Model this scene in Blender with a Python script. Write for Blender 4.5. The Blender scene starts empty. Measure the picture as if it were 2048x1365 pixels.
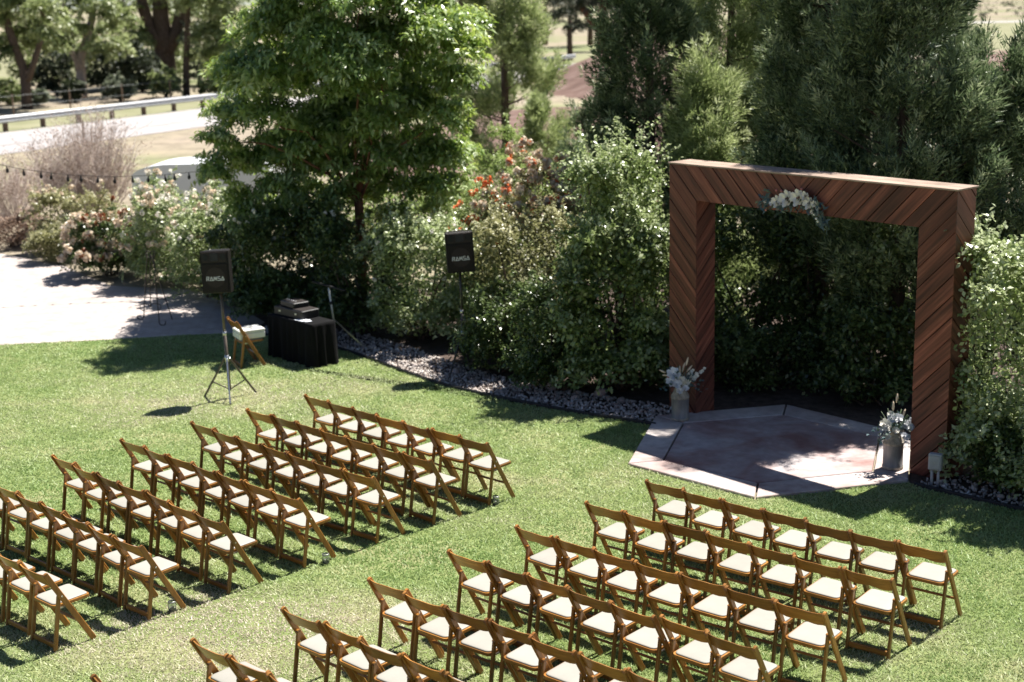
import bpy, math, random
import numpy as np
from mathutils import Vector, Matrix

sc = bpy.context.scene
C = sc.collection
R = math.radians
PI = math.pi

# ------------------------------------------------------------------ camera, sky, sun, exposure
F_PX, PITCH, ROLL, CAM_H = 2950.77, 0.2320556, 0.0253895, 5.875247   # from the chair grid and the arch
cam = bpy.data.cameras.new('camera')
cam.sensor_width = 36.0
cam.lens = F_PX / 2048 * 36.0
cam.clip_start = 0.1
cam.clip_end = 3000
cam.dof.use_dof = True
cam.dof.focus_distance = 14.2
cam.dof.aperture_fstop = 1.6
cam_ob = bpy.data.objects.new('camera', cam)
C.objects.link(cam_ob)
cam_ob.matrix_world = (Matrix.Translation((0, 0, CAM_H)) @ Matrix.Rotation(PI / 2 - PITCH, 4, 'X')
                       @ Matrix.Rotation(-ROLL, 4, 'Z'))
sc.camera = cam_ob

SUN_AZ, SUN_EL = R(47), R(62.6)          # azimuth clockwise from +Y
world = bpy.data.worlds.new('World')
sc.world = world
world.use_nodes = True
wn = world.node_tree
sky = wn.nodes.new('ShaderNodeTexSky')
sky.sky_type = 'NISHITA'
sky.sun_disc = False
sky.sun_elevation = SUN_EL
sky.sun_rotation = SUN_AZ
sky.altitude = 1500          # high, dry, clear air
sky.air_density = 0.75
sky.dust_density = 0.9
wn.links.new(sky.outputs[0], wn.nodes['Background'].inputs[0])
wn.nodes['Background'].inputs[1].default_value = 0.05

sun = bpy.data.lights.new('sun', 'SUN')
sun.energy = 5.0
sun.angle = R(0.53)
sun.color = (1.0, 0.955, 0.88)
sun_ob = bpy.data.objects.new('sun', sun)
C.objects.link(sun_ob)
to_sun = Vector((math.sin(SUN_AZ) * math.cos(SUN_EL), math.cos(SUN_AZ) * math.cos(SUN_EL), math.sin(SUN_EL)))
sun_ob.rotation_euler = to_sun.to_track_quat('Z', 'Y').to_euler()
sun_ob.location = (20, 20, 40)

sc.view_settings.view_transform = 'Standard'
sc.view_settings.look = 'None'
sc.view_settings.gamma = 1.0
sc.view_settings.use_curve_mapping = False
sc.view_settings.exposure = 1.3
sc.render.engine = 'CYCLES'
sc.cycles.max_bounces = 7
sc.cycles.diffuse_bounces = 3
sc.cycles.glossy_bounces = 2
sc.cycles.transmission_bounces = 5
sc.cycles.transparent_max_bounces = 4
sc.cycles.caustics_reflective = False
sc.cycles.caustics_refractive = False
sc.cycles.sample_clamp_indirect = 6
sc.cycles.use_denoising = True

# ------------------------------------------------------------------ pixel -> place helpers (photo pixels, 2048 x 1365)
_c, _s = math.cos(PITCH), math.sin(PITCH)
_cr, _sr = math.cos(ROLL), math.sin(ROLL)

def ray(px, py):
    u, v = px - 1024, 682.5 - py
    u, v = _cr * u + _sr * v, -_sr * u + _cr * v
    return Vector((u / F_PX, _c + _s * v / F_PX, -_s + _c * v / F_PX))

def G(px, py, z=0.0):
    d = ray(px, py)
    t = (z - CAM_H) / d.z
    return Vector((d.x * t, d.y * t, z))

def AT(px, py, depth):
    d = ray(px, py)
    t = depth / d.y
    return Vector((d.x * t, depth, CAM_H + d.z * t))

def PX(p):
    x, y, z = p[0], p[1], p[2] - CAM_H
    dep = y * _c - z * _s
    up = y * _s + z * _c
    u, v = F_PX * x / dep, F_PX * up / dep
    return 1024 + _cr * u - _sr * v, 682.5 - (_sr * u + _cr * v)

# ------------------------------------------------------------------ object helpers
def tag(o, label=None, cat=None, group=None, kind=None):
    if label: o['label'] = label
    if cat: o['category'] = cat
    if group: o['group'] = group
    if kind: o['kind'] = kind
    return o

def empty(name, loc=(0, 0, 0), rz=0.0):
    o = bpy.data.objects.new(name, None)
    o.empty_display_size = 0.2
    C.objects.link(o)
    o.location = loc
    o.rotation_euler = (0, 0, rz)
    return o

def link_mesh(name, me, mat, parent=None):
    o = bpy.data.objects.new(name, me)
    C.objects.link(o)
    if mat is not None and not me.materials:
        me.materials.append(mat)
    if parent is not None:
        o.parent = parent
    return o

def copy_tree(o, parent=None):
    c = o.copy()
    C.objects.link(c)
    c.parent = parent
    for ch in list(o.children):
        copy_tree(ch, c)
    return c

def np_mesh(name, verts, quads, tint=None, smooth=False):
    """verts (N,3), quads (M,k) -> mesh"""
    me = bpy.data.meshes.new(name)
    n, m, k = len(verts), len(quads), quads.shape[1]
    me.vertices.add(n)
    me.vertices.foreach_set('co', np.ascontiguousarray(verts, dtype=np.float32).ravel())
    me.loops.add(m * k)
    me.loops.foreach_set('vertex_index', np.ascontiguousarray(quads, dtype=np.int32).ravel())
    me.polygons.add(m)
    me.polygons.foreach_set('loop_start', np.arange(0, m * k, k, dtype=np.int32))
    if smooth:
        me.polygons.foreach_set('use_smooth', np.ones(m, dtype=bool))
    if tint is not None:
        a = me.attributes.new('tint', 'FLOAT', 'FACE')
        a.data.foreach_set('value', np.ascontiguousarray(tint, dtype=np.float32))
    me.update(calc_edges=True)
    return me

class MB:
    """collects simple shapes into one mesh"""
    def __init__(self):
        self.v, self.f, self.sm = [], [], []

    def add(self, vs, fs, smooth=False):
        o = len(self.v)
        self.v += [tuple(p) for p in vs]
        self.f += [tuple(i + o for i in f) for f in fs]
        self.sm += [smooth] * len(fs)
        return self

    def box(self, c, size, M=None, bev=0.0):
        x, y, z = size[0] / 2, size[1] / 2, size[2] / 2
        if bev <= 0:
            vs = [Vector((sx * x, sy * y, sz * z)) for sz in (-1, 1) for sy in (-1, 1) for sx in (-1, 1)]
            fs = [(0, 2, 3, 1), (4, 5, 7, 6), (0, 1, 5, 4), (2, 6, 7, 3), (0, 4, 6, 2), (1, 3, 7, 5)]
        else:
            b = min(bev, x * .9, y * .9, z * .9)
            vs, fs = [], []
            rings = [(-z, b), (-z + b, 0), (z - b, 0), (z, b)]
            for zz, ins in rings:
                X, Y = x - ins, y - ins
                k = b
                vs += [Vector(p) for p in ((-X + k, -Y, zz), (X - k, -Y, zz), (X, -Y + k, zz), (X, Y - k, zz),
                                           (X - k, Y, zz), (-X + k, Y, zz), (-X, Y - k, zz), (-X, -Y + k, zz))]
            fs.append(tuple(range(7, -1, -1)))
            for r in range(3):
                for i in range(8):
                    fs.append((r * 8 + i, r * 8 + (i + 1) % 8, (r + 1) * 8 + (i + 1) % 8, (r + 1) * 8 + i))
            fs.append(tuple(range(24, 32)))
        M = M or Matrix.Identity(3)
        c = Vector(c)
        return self.add([c + M @ p for p in vs], fs)

    def bar(self, a, b, w, d, hint=(0, 0, 1), bev=0.0):
        """rectangular bar from a to b; w across (perpendicular to hint), d along hint"""
        a, b = Vector(a), Vector(b)
        ax = (b - a)
        L = ax.length
        ax.normalize()
        h = Vector(hint)
        s = ax.cross(h)
        if s.length < 1e-4: s = ax.cross(Vector((1, 0, 0)))
        s.normalize()
        h = s.cross(ax).normalized()
        M = Matrix((s, ax, h)).transposed()
        return self.box((a + b) / 2, (w, L, d), M, bev)

    def tube(self, pts, rad, n=8, cap=True, smooth=True):
        pts = [Vector(p) for p in pts]
        if not hasattr(rad, '__len__'): rad = [rad] * len(pts)
        vs, fs = [], []
        prev = None
        for i, p in enumerate(pts):
            t = (pts[min(i + 1, len(pts) - 1)] - pts[max(i - 1, 0)]).normalized()
            if prev is None:
                s = t.cross(Vector((0, 0, 1)))
                if s.length < 0.05: s = t.cross(Vector((1, 0, 0)))
            else:
                s = prev - t * prev.dot(t)
            s.normalize()
            prev = s
            q = t.cross(s)
            for k in range(n):
                a = 2 * PI * k / n
                vs.append(p + (s * math.cos(a) + q * math.sin(a)) * rad[i])
        for i in range(len(pts) - 1):
            for k in range(n):
                fs.append((i * n + k, i * n + (k + 1) % n, (i + 1) * n + (k + 1) % n, (i + 1) * n + k))
        self.add(vs, fs, smooth)
        if cap:
            o = len(self.v) - len(vs)
            self.f += [tuple(o + k for k in range(n - 1, -1, -1)), tuple(o + (len(pts) - 1) * n + k for k in range(n))]
            self.sm += [False, False]
        return self

    def lathe(self, prof, n=24, c=(0, 0, 0), smooth=True):
        c = Vector(c)
        vs, fs = [], []
        for r, z in prof:
            for k in range(n):
                a = 2 * PI * k / n
                vs.append(c + Vector((r * math.cos(a), r * math.sin(a), z)))
        for i in range(len(prof) - 1):
            for k in range(n):
                fs.append((i * n + k, i * n + (k + 1) % n, (i + 1) * n + (k + 1) % n, (i + 1) * n + k))
        return self.add(vs, fs, smooth)

    def prism(self, poly, z0, z1):
        n = len(poly)
        vs = [Vector((p[0], p[1], z0)) for p in poly] + [Vector((p[0], p[1], z1)) for p in poly]
        fs = [tuple(range(n - 1, -1, -1)), tuple(range(n, 2 * n))]
        fs += [(i, (i + 1) % n, n + (i + 1) % n, n + i) for i in range(n)]
        return self.add(vs, fs)

    def mesh(self, name):
        me = bpy.data.meshes.new(name)
        me.from_pydata(self.v, [], self.f)
        me.polygons.foreach_set('use_smooth', self.sm)
        me.update()
        return me

    def build(self, name, mat, parent=None):
        return link_mesh(name, self.mesh(name), mat, parent)

# ------------------------------------------------------------------ materials
def new_mat(name):
    m = bpy.data.materials.new(name)
    m.use_nodes = True
    nt = m.node_tree
    nt.nodes.clear()
    out = nt.nodes.new('ShaderNodeOutputMaterial')
    return m, nt, out

def nd(nt, t, **kw):
    n = nt.nodes.new(t)
    for k, v in kw.items():
        if k.startswith('i_'):
            n.inputs[k[2:].replace('_', ' ')].default_value = v
        elif k.startswith('x_'):
            n.inputs[int(k[2:])].default_value = v
        else:
            setattr(n, k, v)
    return n

def ramp(nt, stops):
    n = nt.nodes.new('ShaderNodeValToRGB')
    el = n.color_ramp.elements
    while len(el) < len(stops): el.new(0.5)
    for e, (p, c) in zip(el, stops):
        e.position = p
        e.color = (c[0], c[1], c[2], 1)
    return n

def noise_mat(name, cols, scale=8, rough=0.7, spec=0.3, metal=0.0, stretch=(1, 1, 1), bump=0.0, bscale=None, detail=6, coord='Object', objrand=0.0, sheen=0):
    """colour ramp over a noise, with optional fine bump"""
    m, nt, out = new_mat(name)
    tc = nd(nt, 'ShaderNodeTexCoord')
    mp = nd(nt, 'ShaderNodeMapping')
    mp.inputs['Scale'].default_value = stretch
    nt.links.new(tc.outputs[coord], mp.inputs[0])
    nz = nd(nt, 'ShaderNodeTexNoise', i_Scale=scale, i_Detail=detail, i_Roughness=0.62)
    nt.links.new(mp.outputs[0], nz.inputs['Vector'])
    n = len(cols)
    rp = ramp(nt, [(0.28 + 0.44 * i / max(n - 1, 1), c) for i, c in enumerate(cols)])
    nt.links.new(nz.outputs[0], rp.inputs[0])
    b = nd(nt, 'ShaderNodeBsdfPrincipled', i_Roughness=rough, i_Metallic=metal)
    b.inputs['Specular IOR Level'].default_value = spec
    col = rp.outputs[0]
    if objrand:
        oi = nd(nt, 'ShaderNodeObjectInfo')
        mr = nd(nt, 'ShaderNodeMapRange')
        mr.inputs[3].default_value = 1 - objrand
        mr.inputs[4].default_value = 1 + objrand
        nt.links.new(oi.outputs['Random'], mr.inputs[0])
        mx = nd(nt, 'ShaderNodeVectorMath', operation='SCALE')
        nt.links.new(col, mx.inputs[0])
        nt.links.new(mr.outputs[0], mx.inputs['Scale'])
        col = mx.outputs[0]
    nt.links.new(col, b.inputs['Base Color'])
    if bump:
        nb = nd(nt, 'ShaderNodeTexNoise', i_Scale=bscale or scale * 4, i_Detail=5)
        nt.links.new(mp.outputs[0], nb.inputs['Vector'])
        bp = nd(nt, 'ShaderNodeBump', i_Strength=bump, i_Distance=0.02)
        nt.links.new(nb.outputs[0], bp.inputs['Height'])
        nt.links.new(bp.outputs[0], b.inputs['Normal'])
    nt.links.new(b.outputs[0], out.inputs[0])
    return m

def leaf_mat(name, cols, rough=0.42, trans=0.32, tcol=None, spec=0.5):
    """leaf colour picked per leaf, glossy on top, letting light through"""
    m, nt, out = new_mat(name)
    at = nd(nt, 'ShaderNodeAttribute', attribute_name='tint')
    rp = ramp(nt, [(i / (len(cols) - 1), c) for i, c in enumerate(cols)])
    nt.links.new(at.outputs['Fac'], rp.inputs[0])
    b = nd(nt, 'ShaderNodeBsdfPrincipled', i_Roughness=rough)
    b.inputs['Specular IOR Level'].default_value = spec
    nt.links.new(rp.outputs[0], b.inputs['Base Color'])
    t = nd(nt, 'ShaderNodeBsdfTranslucent')
    if tcol:
        mx = nd(nt, 'ShaderNodeMix', data_type='RGBA', blend_type='MULTIPLY')
        mx.inputs[0].default_value = 1
        nt.links.new(rp.outputs[0], mx.inputs[6])
        mx.inputs[7].default_value = (*tcol, 1)
        nt.links.new(mx.outputs[2], t.inputs[0])
    else:
        nt.links.new(rp.outputs[0], t.inputs[0])
    mix = nd(nt, 'ShaderNodeMixShader')
    mix.inputs[0].default_value = trans
    nt.links.new(b.outputs[0], mix.inputs[1])
    nt.links.new(t.outputs[0], mix.inputs[2])
    nt.links.new(mix.outputs[0], out.inputs[0])
    return m

def wood_mat(name, cols, rough=0.5, along=(0, 1, 0), scale=30, use_objcol=False, spec=0.4, rnd=0.25, bump=0.15, streak=2.2, depth=.27):
    """grain stretched along the local axis of the board; tone differs from board to board"""
    m, nt, out = new_mat(name)
    tc = nd(nt, 'ShaderNodeTexCoord')
    oi = nd(nt, 'ShaderNodeObjectInfo')
    ofs = nd(nt, 'ShaderNodeVectorMath', operation='SCALE')
    ofs.inputs[0].default_value = (17.3, 9.1, 5.7)
    nt.links.new(oi.outputs['Random'], ofs.inputs['Scale'])
    ad = nd(nt, 'ShaderNodeVectorMath', operation='ADD')
    nt.links.new(tc.outputs['Object'], ad.inputs[0])
    nt.links.new(ofs.outputs[0], ad.inputs[1])
    mp = nd(nt, 'ShaderNodeMapping')
    mp.inputs['Scale'].default_value = [0.05 if a else 1 for a in along]
    nt.links.new(ad.outputs[0], mp.inputs[0])
    nz = nd(nt, 'ShaderNodeTexNoise', i_Scale=scale, i_Detail=7, i_Roughness=0.65, i_Distortion=0.4)
    nt.links.new(mp.outputs[0], nz.inputs['Vector'])
    nz2 = nd(nt, 'ShaderNodeTexNoise', i_Scale=streak, i_Detail=4, i_Distortion=.5)
    nt.links.new(mp.outputs[0] if streak > 3 else ad.outputs[0], nz2.inputs['Vector'])
    rp = ramp(nt, [(0.25 + 0.5 * i / (len(cols) - 1), c) for i, c in enumerate(cols)])
    nt.links.new(nz.outputs[0], rp.inputs[0])
    mr = nd(nt, 'ShaderNodeMapRange')
    mr.inputs[3].default_value = 1 - rnd
    mr.inputs[4].default_value = 1 + rnd
    nt.links.new(oi.outputs['Random'], mr.inputs[0])
    mr2 = nd(nt, 'ShaderNodeMapRange')
    mr2.inputs[1].default_value = 0.3
    mr2.inputs[2].default_value = 0.7
    mr2.inputs[3].default_value = 1 - depth
    mr2.inputs[4].default_value = 1 + depth
    nt.links.new(nz2.outputs[0], mr2.inputs[0])
    mu = nd(nt, 'ShaderNodeMath', operation='MULTIPLY')
    nt.links.new(mr.outputs[0], mu.inputs[0])
    nt.links.new(mr2.outputs[0], mu.inputs[1])
    sca = nd(nt, 'ShaderNodeVectorMath', operation='SCALE')
    nt.links.new(rp.outputs[0], sca.inputs[0])
    nt.links.new(mu.outputs[0], sca.inputs['Scale'])
    col = sca.outputs[0]
    if use_objcol:
        mx = nd(nt, 'ShaderNodeMix', data_type='RGBA', blend_type='MULTIPLY')
        mx.inputs[0].default_value = 1
        nt.links.new(col, mx.inputs[6])
        nt.links.new(oi.outputs['Color'], mx.inputs[7])
        col = mx.outputs[2]
    b = nd(nt, 'ShaderNodeBsdfPrincipled', i_Roughness=rough)
    b.inputs['Specular IOR Level'].default_value = spec
    nt.links.new(col, b.inputs['Base Color'])
    if bump:
        bp = nd(nt, 'ShaderNodeBump', i_Strength=bump, i_Distance=0.004)
        nt.links.new(nz.outputs[0], bp.inputs['Height'])
        nt.links.new(bp.outputs[0], b.inputs['Normal'])
    nt.links.new(b.outputs[0], out.inputs[0])
    return m

M = {}
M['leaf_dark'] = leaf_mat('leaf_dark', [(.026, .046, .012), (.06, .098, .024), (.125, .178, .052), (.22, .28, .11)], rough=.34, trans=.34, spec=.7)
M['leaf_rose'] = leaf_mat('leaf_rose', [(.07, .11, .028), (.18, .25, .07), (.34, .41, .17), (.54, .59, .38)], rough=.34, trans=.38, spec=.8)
M['leaf_light'] = leaf_mat('leaf_light', [(.17, .24, .06), (.3, .39, .12), (.42, .5, .2)], rough=.45, trans=.45)
M['leaf_olive'] = leaf_mat('leaf_olive', [(.09, .095, .03), (.22, .22, .085), (.39, .38, .19), (.54, .52, .35)], rough=.38, trans=.32, spec=.5)
M['leaf_tree'] = leaf_mat('leaf_tree', [(.085, .155, .03), (.2, .31, .08), (.37, .48, .19), (.58, .66, .42)], rough=.34, trans=.45, tcol=(1.1, 1.05, .55), spec=.9)
M['leaf_far'] = leaf_mat('leaf_far', [(.08, .11, .04), (.2, .25, .09), (.37, .42, .19), (.54, .57, .35)], rough=.42, trans=.45, spec=.5)
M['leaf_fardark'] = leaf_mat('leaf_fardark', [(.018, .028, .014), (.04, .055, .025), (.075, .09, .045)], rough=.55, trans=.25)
M['leaf_grey'] = leaf_mat('leaf_grey', [(.08, .1, .06), (.14, .165, .1), (.22, .245, .17)], rough=.55, trans=.3)
M['juniper'] = leaf_mat('juniper', [(.03, .05, .022), (.085, .13, .058), (.225, .29, .145), (.44, .49, .3)], rough=.45, trans=.32, spec=.4)
M['juniper_light'] = leaf_mat('juniper_light', [(.11, .155, .05), (.25, .315, .115), (.42, .48, .22), (.57, .61, .38)], rough=.45, trans=.4, spec=.45)
M['euca'] = leaf_mat('eucalyptus', [(.03, .07, .09), (.06, .11, .12), (.08, .12, .1), (.15, .2, .17)], rough=.45, trans=.15)
M['blossom'] = leaf_mat('white_blossom', [(.72, .66, .56), (.8, .76, .68), (.82, .8, .76)], rough=.6, trans=.3, spec=.2)
M['blossom_tan'] = leaf_mat('tan_blossom', [(.55, .4, .28), (.7, .57, .43), (.8, .72, .6)], rough=.7, trans=.3, spec=.2)
M['blossom_orange'] = leaf_mat('orange_blossom', [(.6, .09, .025), (.78, .17, .045), (.8, .33, .15)], rough=.6, trans=.35, spec=.2)
M['red_leaf'] = leaf_mat('red_leaf', [(.16, .035, .02), (.28, .08, .03), (.3, .16, .07)], rough=.5, trans=.35)
M['dry_leaf'] = leaf_mat('dry_leaf', [(.16, .1, .07), (.26, .18, .13), (.4, .3, .24), (.5, .42, .36)], rough=.7, trans=.25, spec=.15)
M['twig'] = noise_mat('twig', [(.4, .32, .28), (.54, .46, .42), (.64, .57, .53)], scale=6, rough=.8, spec=.1)
M['bark'] = noise_mat('bark', [(.05, .035, .025), (.1, .07, .055), (.16, .12, .1)], scale=5, rough=.9, spec=.1, stretch=(4, 4, .8), bump=.6)
M['bark_red'] = noise_mat('bark_red', [(.1, .04, .025), (.17, .075, .045), (.24, .12, .08)], scale=6, rough=.85, spec=.15, stretch=(4, 4, .8), bump=.5)
M['bark_pale'] = noise_mat('bark_pale', [(.16, .12, .1), (.3, .24, .21), (.42, .35, .32)], scale=5, rough=.85, spec=.1, stretch=(4, 4, .8), bump=.5)
M['arch_wood'] = wood_mat('arch_wood', [(.026, .008, .006), (.102, .031, .020), (.16, .052, .033), (.285, .118, .08)], rough=.5, along=(1, 0, 0), scale=24, rnd=.3, bump=.35, spec=.3, streak=9, depth=.55)
M['arch_core'] = noise_mat('arch_core', [(.02, .012, .009), (.035, .02, .015)], scale=10, rough=.8)
M['arch_top'] = wood_mat('arch_top_weathered', [(.2, .145, .115), (.3, .225, .18), (.38, .295, .24)], rough=.8, along=(1, 0, 0), scale=24, rnd=.12, spec=.15)
M['chair_wood'] = wood_mat('chair_wood', [(.12, .05, .011), (.235, .107, .025), (.33, .162, .046)], rough=.36, along=(0, 0, 1), scale=34, use_objcol=True, rnd=.08, bump=.06, spec=.5)
M['slat_wood'] = wood_mat('chair_slat_wood', [(.135, .057, .012), (.255, .118, .027), (.36, .18, .052)], rough=.34, along=(1, 0, 0), scale=34, use_objcol=True, rnd=.08, bump=.06, spec=.5)
M['pad_white'] = noise_mat('seat_vinyl', [(.275, .264, .232), (.31, .299, .265)], scale=5, rough=.55, spec=.3, bump=.06, bscale=90, objrand=.07)
M['steel'] = noise_mat('steel', [(.45, .46, .48), (.6, .61, .63)], scale=12, rough=.3, spec=.6, metal=.9)
M['black_metal'] = noise_mat('black_metal', [(.018, .017, .017), (.035, .033, .032)], scale=14, rough=.45, spec=.5)
M['stand_brown'] = noise_mat('dark_bronze_tube', [(.06, .046, .037), (.1, .078, .062)], scale=14, rough=.4, spec=.5)
M['spk_black'] = noise_mat('speaker_black', [(0.0085, 0.0070, 0.0065), (0.0140, 0.0120, 0.0110)], scale=30, rough=.5, spec=.2, bump=.3, bscale=160)
M['baffle'] = noise_mat('speaker_baffle', [(.018, .012, .010), (.03, .02, .017)], scale=40, rough=.6, spec=.3)
M['spk_grille'] = noise_mat('speaker_grille', [(0.0100, 0.0065, 0.0055), (0.0180, 0.0120, 0.0100)], scale=40, rough=.7, spec=.3, bump=.4, bscale=240)
M['logo'] = noise_mat('logo_silver', [(.62, .62, .62), (.72, .72, .72)], scale=20, rough=.45, spec=.4)
M['cloth'] = noise_mat('black_cloth', [(0.0040, 0.0040, 0.0045), (0.0080, 0.0080, 0.0090)], scale=6, rough=.9, spec=.12, bump=.2, bscale=60)
M['case_black'] = noise_mat('case_black', [(0.0090, 0.0090, 0.0100), (0.0175, 0.0170, 0.0180)], scale=12, rough=.5, spec=.4)
M['paper'] = noise_mat('paper', [(.55, .6, .68), (.75, .78, .82)], scale=14, rough=.6)
M['white_case'] = noise_mat('white_case', [(.62, .62, .58), (.74, .74, .70)], scale=5, rough=.6, spec=.3)
M['brass'] = noise_mat('brass_latch', [(.5, .38, .1), (.6, .48, .16)], scale=10, rough=.4, metal=.6)
M['iron'] = noise_mat('wrought_iron', [(.025, .018, .014), (.06, .04, .03)], scale=20, rough=.55, spec=.4)
M['can_zinc'] = noise_mat('galvanised', [(.12, .125, .135), (.2, .2, .205), (.29, .275, .265)], scale=5, rough=.5, spec=.5, metal=.35, stretch=(2, 2, .5), bump=.15)
M['can_paint'] = noise_mat('worn_cream_paint', [(.10, .1, .1), (.30, .265, .215), (.46, .41, .345)], scale=14, rough=.65, spec=.3, bump=.3)
M['petal'] = noise_mat('petal_cream', [(.72, .66, .54), (.8, .77, .7), (.82, .8, .76)], scale=18, rough=.6, spec=.25)
M['petal_cool'] = noise_mat('petal_white', [(.72, .72, .74), (.8, .8, .82)], scale=18, rough=.6, spec=.25)
M['tail_grass'] = noise_mat('dried_grass_head', [(.45, .33, .22), (.65, .53, .4), (.74, .64, .5)], scale=30, rough=.8, spec=.1)
M['berry'] = noise_mat('pink_bud', [(.3, .09, .09), (.5, .2, .18)], scale=30, rough=.6)
M['stem_green'] = noise_mat('stem_green', [(.04, .07, .03), (.08, .11, .05)], scale=12, rough=.6)
M['edging'] = noise_mat('edging_black', [(.015, .015, .017), (.035, .035, .04)], scale=9, rough=.6, spec=.4)
M['util_grey'] = noise_mat('utility_grey', [(.36, .37, .39), (.46, .47, .49)], scale=9, rough=.5, spec=.4)
M['trailer_white'] = noise_mat('trailer_white', [(.66, .67, .69), (.72, .73, .745)], scale=2, rough=.35, spec=.5)
M['rubber'] = noise_mat('rubber', [(.012, .012, .012), (.025, .025, .025)], scale=20, rough=.8)
M['galv'] = noise_mat('guardrail_zinc', [(.30, .31, .32), (.4, .405, .41)], scale=3, rough=.42, spec=.5, metal=.35)
M['post_wood'] = noise_mat('post_wood', [(.1, .065, .045), (.2, .13, .095)], scale=8, rough=.85)
M['stone'] = noise_mat('stone', [(.2, .17, .16), (.34, .29, .27), (.5, .44, .4)], scale=5, rough=.85, spec=.2, bump=.4, objrand=.4)
M['jar_metal'] = noise_mat('zinc_lid', [(.3, .3, .31), (.45, .45, .46)], scale=20, rough=.4, metal=.5)

def glass_mat():
    m, nt, out = new_mat('jar_glass')
    b = nd(nt, 'ShaderNodeBsdfPrincipled', i_Roughness=.04, i_IOR=1.45)
    b.inputs['Transmission Weight'].default_value = .92
    b.inputs['Base Color'].default_value = (.86, .92, .92, 1)
    nt.links.new(b.outputs[0], out.inputs[0])
    return m
M['glass'] = glass_mat()

def gravel_mat():
    m, nt, out = new_mat('gravel_stones')
    at = nd(nt, 'ShaderNodeAttribute', attribute_name='tint')
    rp = ramp(nt, [(0, (.09, .075, .066)), (.35, (.23, .195, .172)), (.65, (.38, .33, .295)), (.88, (.54, .48, .44)), (1, (.66, .62, .58))])
    nt.links.new(at.outputs['Fac'], rp.inputs[0])
    b = nd(nt, 'ShaderNodeBsdfPrincipled', i_Roughness=.8)
    b.inputs['Specular IOR Level'].default_value = .25
    nt.links.new(rp.outputs[0], b.inputs['Base Color'])
    nt.links.new(b.outputs[0], out.inputs[0])
    return m
M['gravel'] = gravel_mat()

M['grass'] = leaf_mat('grass_blades', [(.60, .54, .42), (.49, .50, .30), (.37, .45, .20), (.275, .385, .135), (.18, .285, .08)], rough=.5, trans=.33, spec=.35)
M['lawn'] = noise_mat('lawn_thatch', [(.11, .15, .048), (.17, .21, .078), (.29, .275, .155)], scale=.9, rough=.95, spec=.05, bump=.8, bscale=55, detail=9)
M['soil'] = noise_mat('bed_soil', [(.05, .036, .03), (.085, .065, .055), (.13, .1, .088)], scale=7, rough=.95, spec=.05, bump=.6, bscale=40)

def ground_mat():
    m, nt, out = new_mat('dry_ground')
    tc = nd(nt, 'ShaderNodeTexCoord')
    n1 = nd(nt, 'ShaderNodeTexNoise', i_Scale=.05, i_Detail=6, i_Roughness=.6)
    n2 = nd(nt, 'ShaderNodeTexNoise', i_Scale=.9, i_Detail=8, i_Roughness=.7)
    nt.links.new(tc.outputs['Object'], n1.inputs['Vector'])
    nt.links.new(tc.outputs['Object'], n2.inputs['Vector'])
    r1 = ramp(nt, [(.36, (.27, .225, .185)), (.5, (.25, .22, .16)), (.6, (.18, .195, .105)), (.7, (.15, .175, .08))])
    nt.links.new(n1.outputs[0], r1.inputs[0])
    r2 = ramp(nt, [(.3, (.62, .6, .58)), (.5, (1, 1, 1)), (.72, (1.25, 1.22, 1.15))])
    nt.links.new(n2.outputs[0], r2.inputs[0])
    mx = nd(nt, 'ShaderNodeMix', data_type='RGBA', blend_type='MULTIPLY')
    mx.inputs[0].default_value = 1
    nt.links.new(r1.outputs[0], mx.inputs[6])
    nt.links.new(r2.outputs[0], mx.inputs[7])
    b = nd(nt, 'ShaderNodeBsdfPrincipled', i_Roughness=.95)
    b.inputs['Specular IOR Level'].default_value = .05
    nt.links.new(mx.outputs[2], b.inputs['Base Color'])
    bp = nd(nt, 'ShaderNodeBump', i_Strength=.5, i_Distance=.08)
    nt.links.new(n2.outputs[0], bp.inputs['Height'])
    nt.links.new(bp.outputs[0], b.inputs['Normal'])
    nt.links.new(b.outputs[0], out.inputs[0])
    return m
M['ground'] = ground_mat()
M['bank'] = noise_mat('red_soil_bank', [(.07, .045, .038), (.15, .1, .085), (.24, .18, .16)], scale=.45, rough=.95, spec=.05, bump=.7, bscale=4)
M['asphalt'] = noise_mat('pale_asphalt', [(.26, .245, .242), (.32, .3, .298), (.36, .34, .335)], scale=1.5, rough=.85, spec=.2, bump=.2, bscale=60)
M['far_grass'] = noise_mat('far_grass', [(.15, .155, .085), (.205, .205, .125), (.27, .255, .175)], scale=.4, rough=.95, spec=.05, bump=.6, bscale=8)

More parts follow.
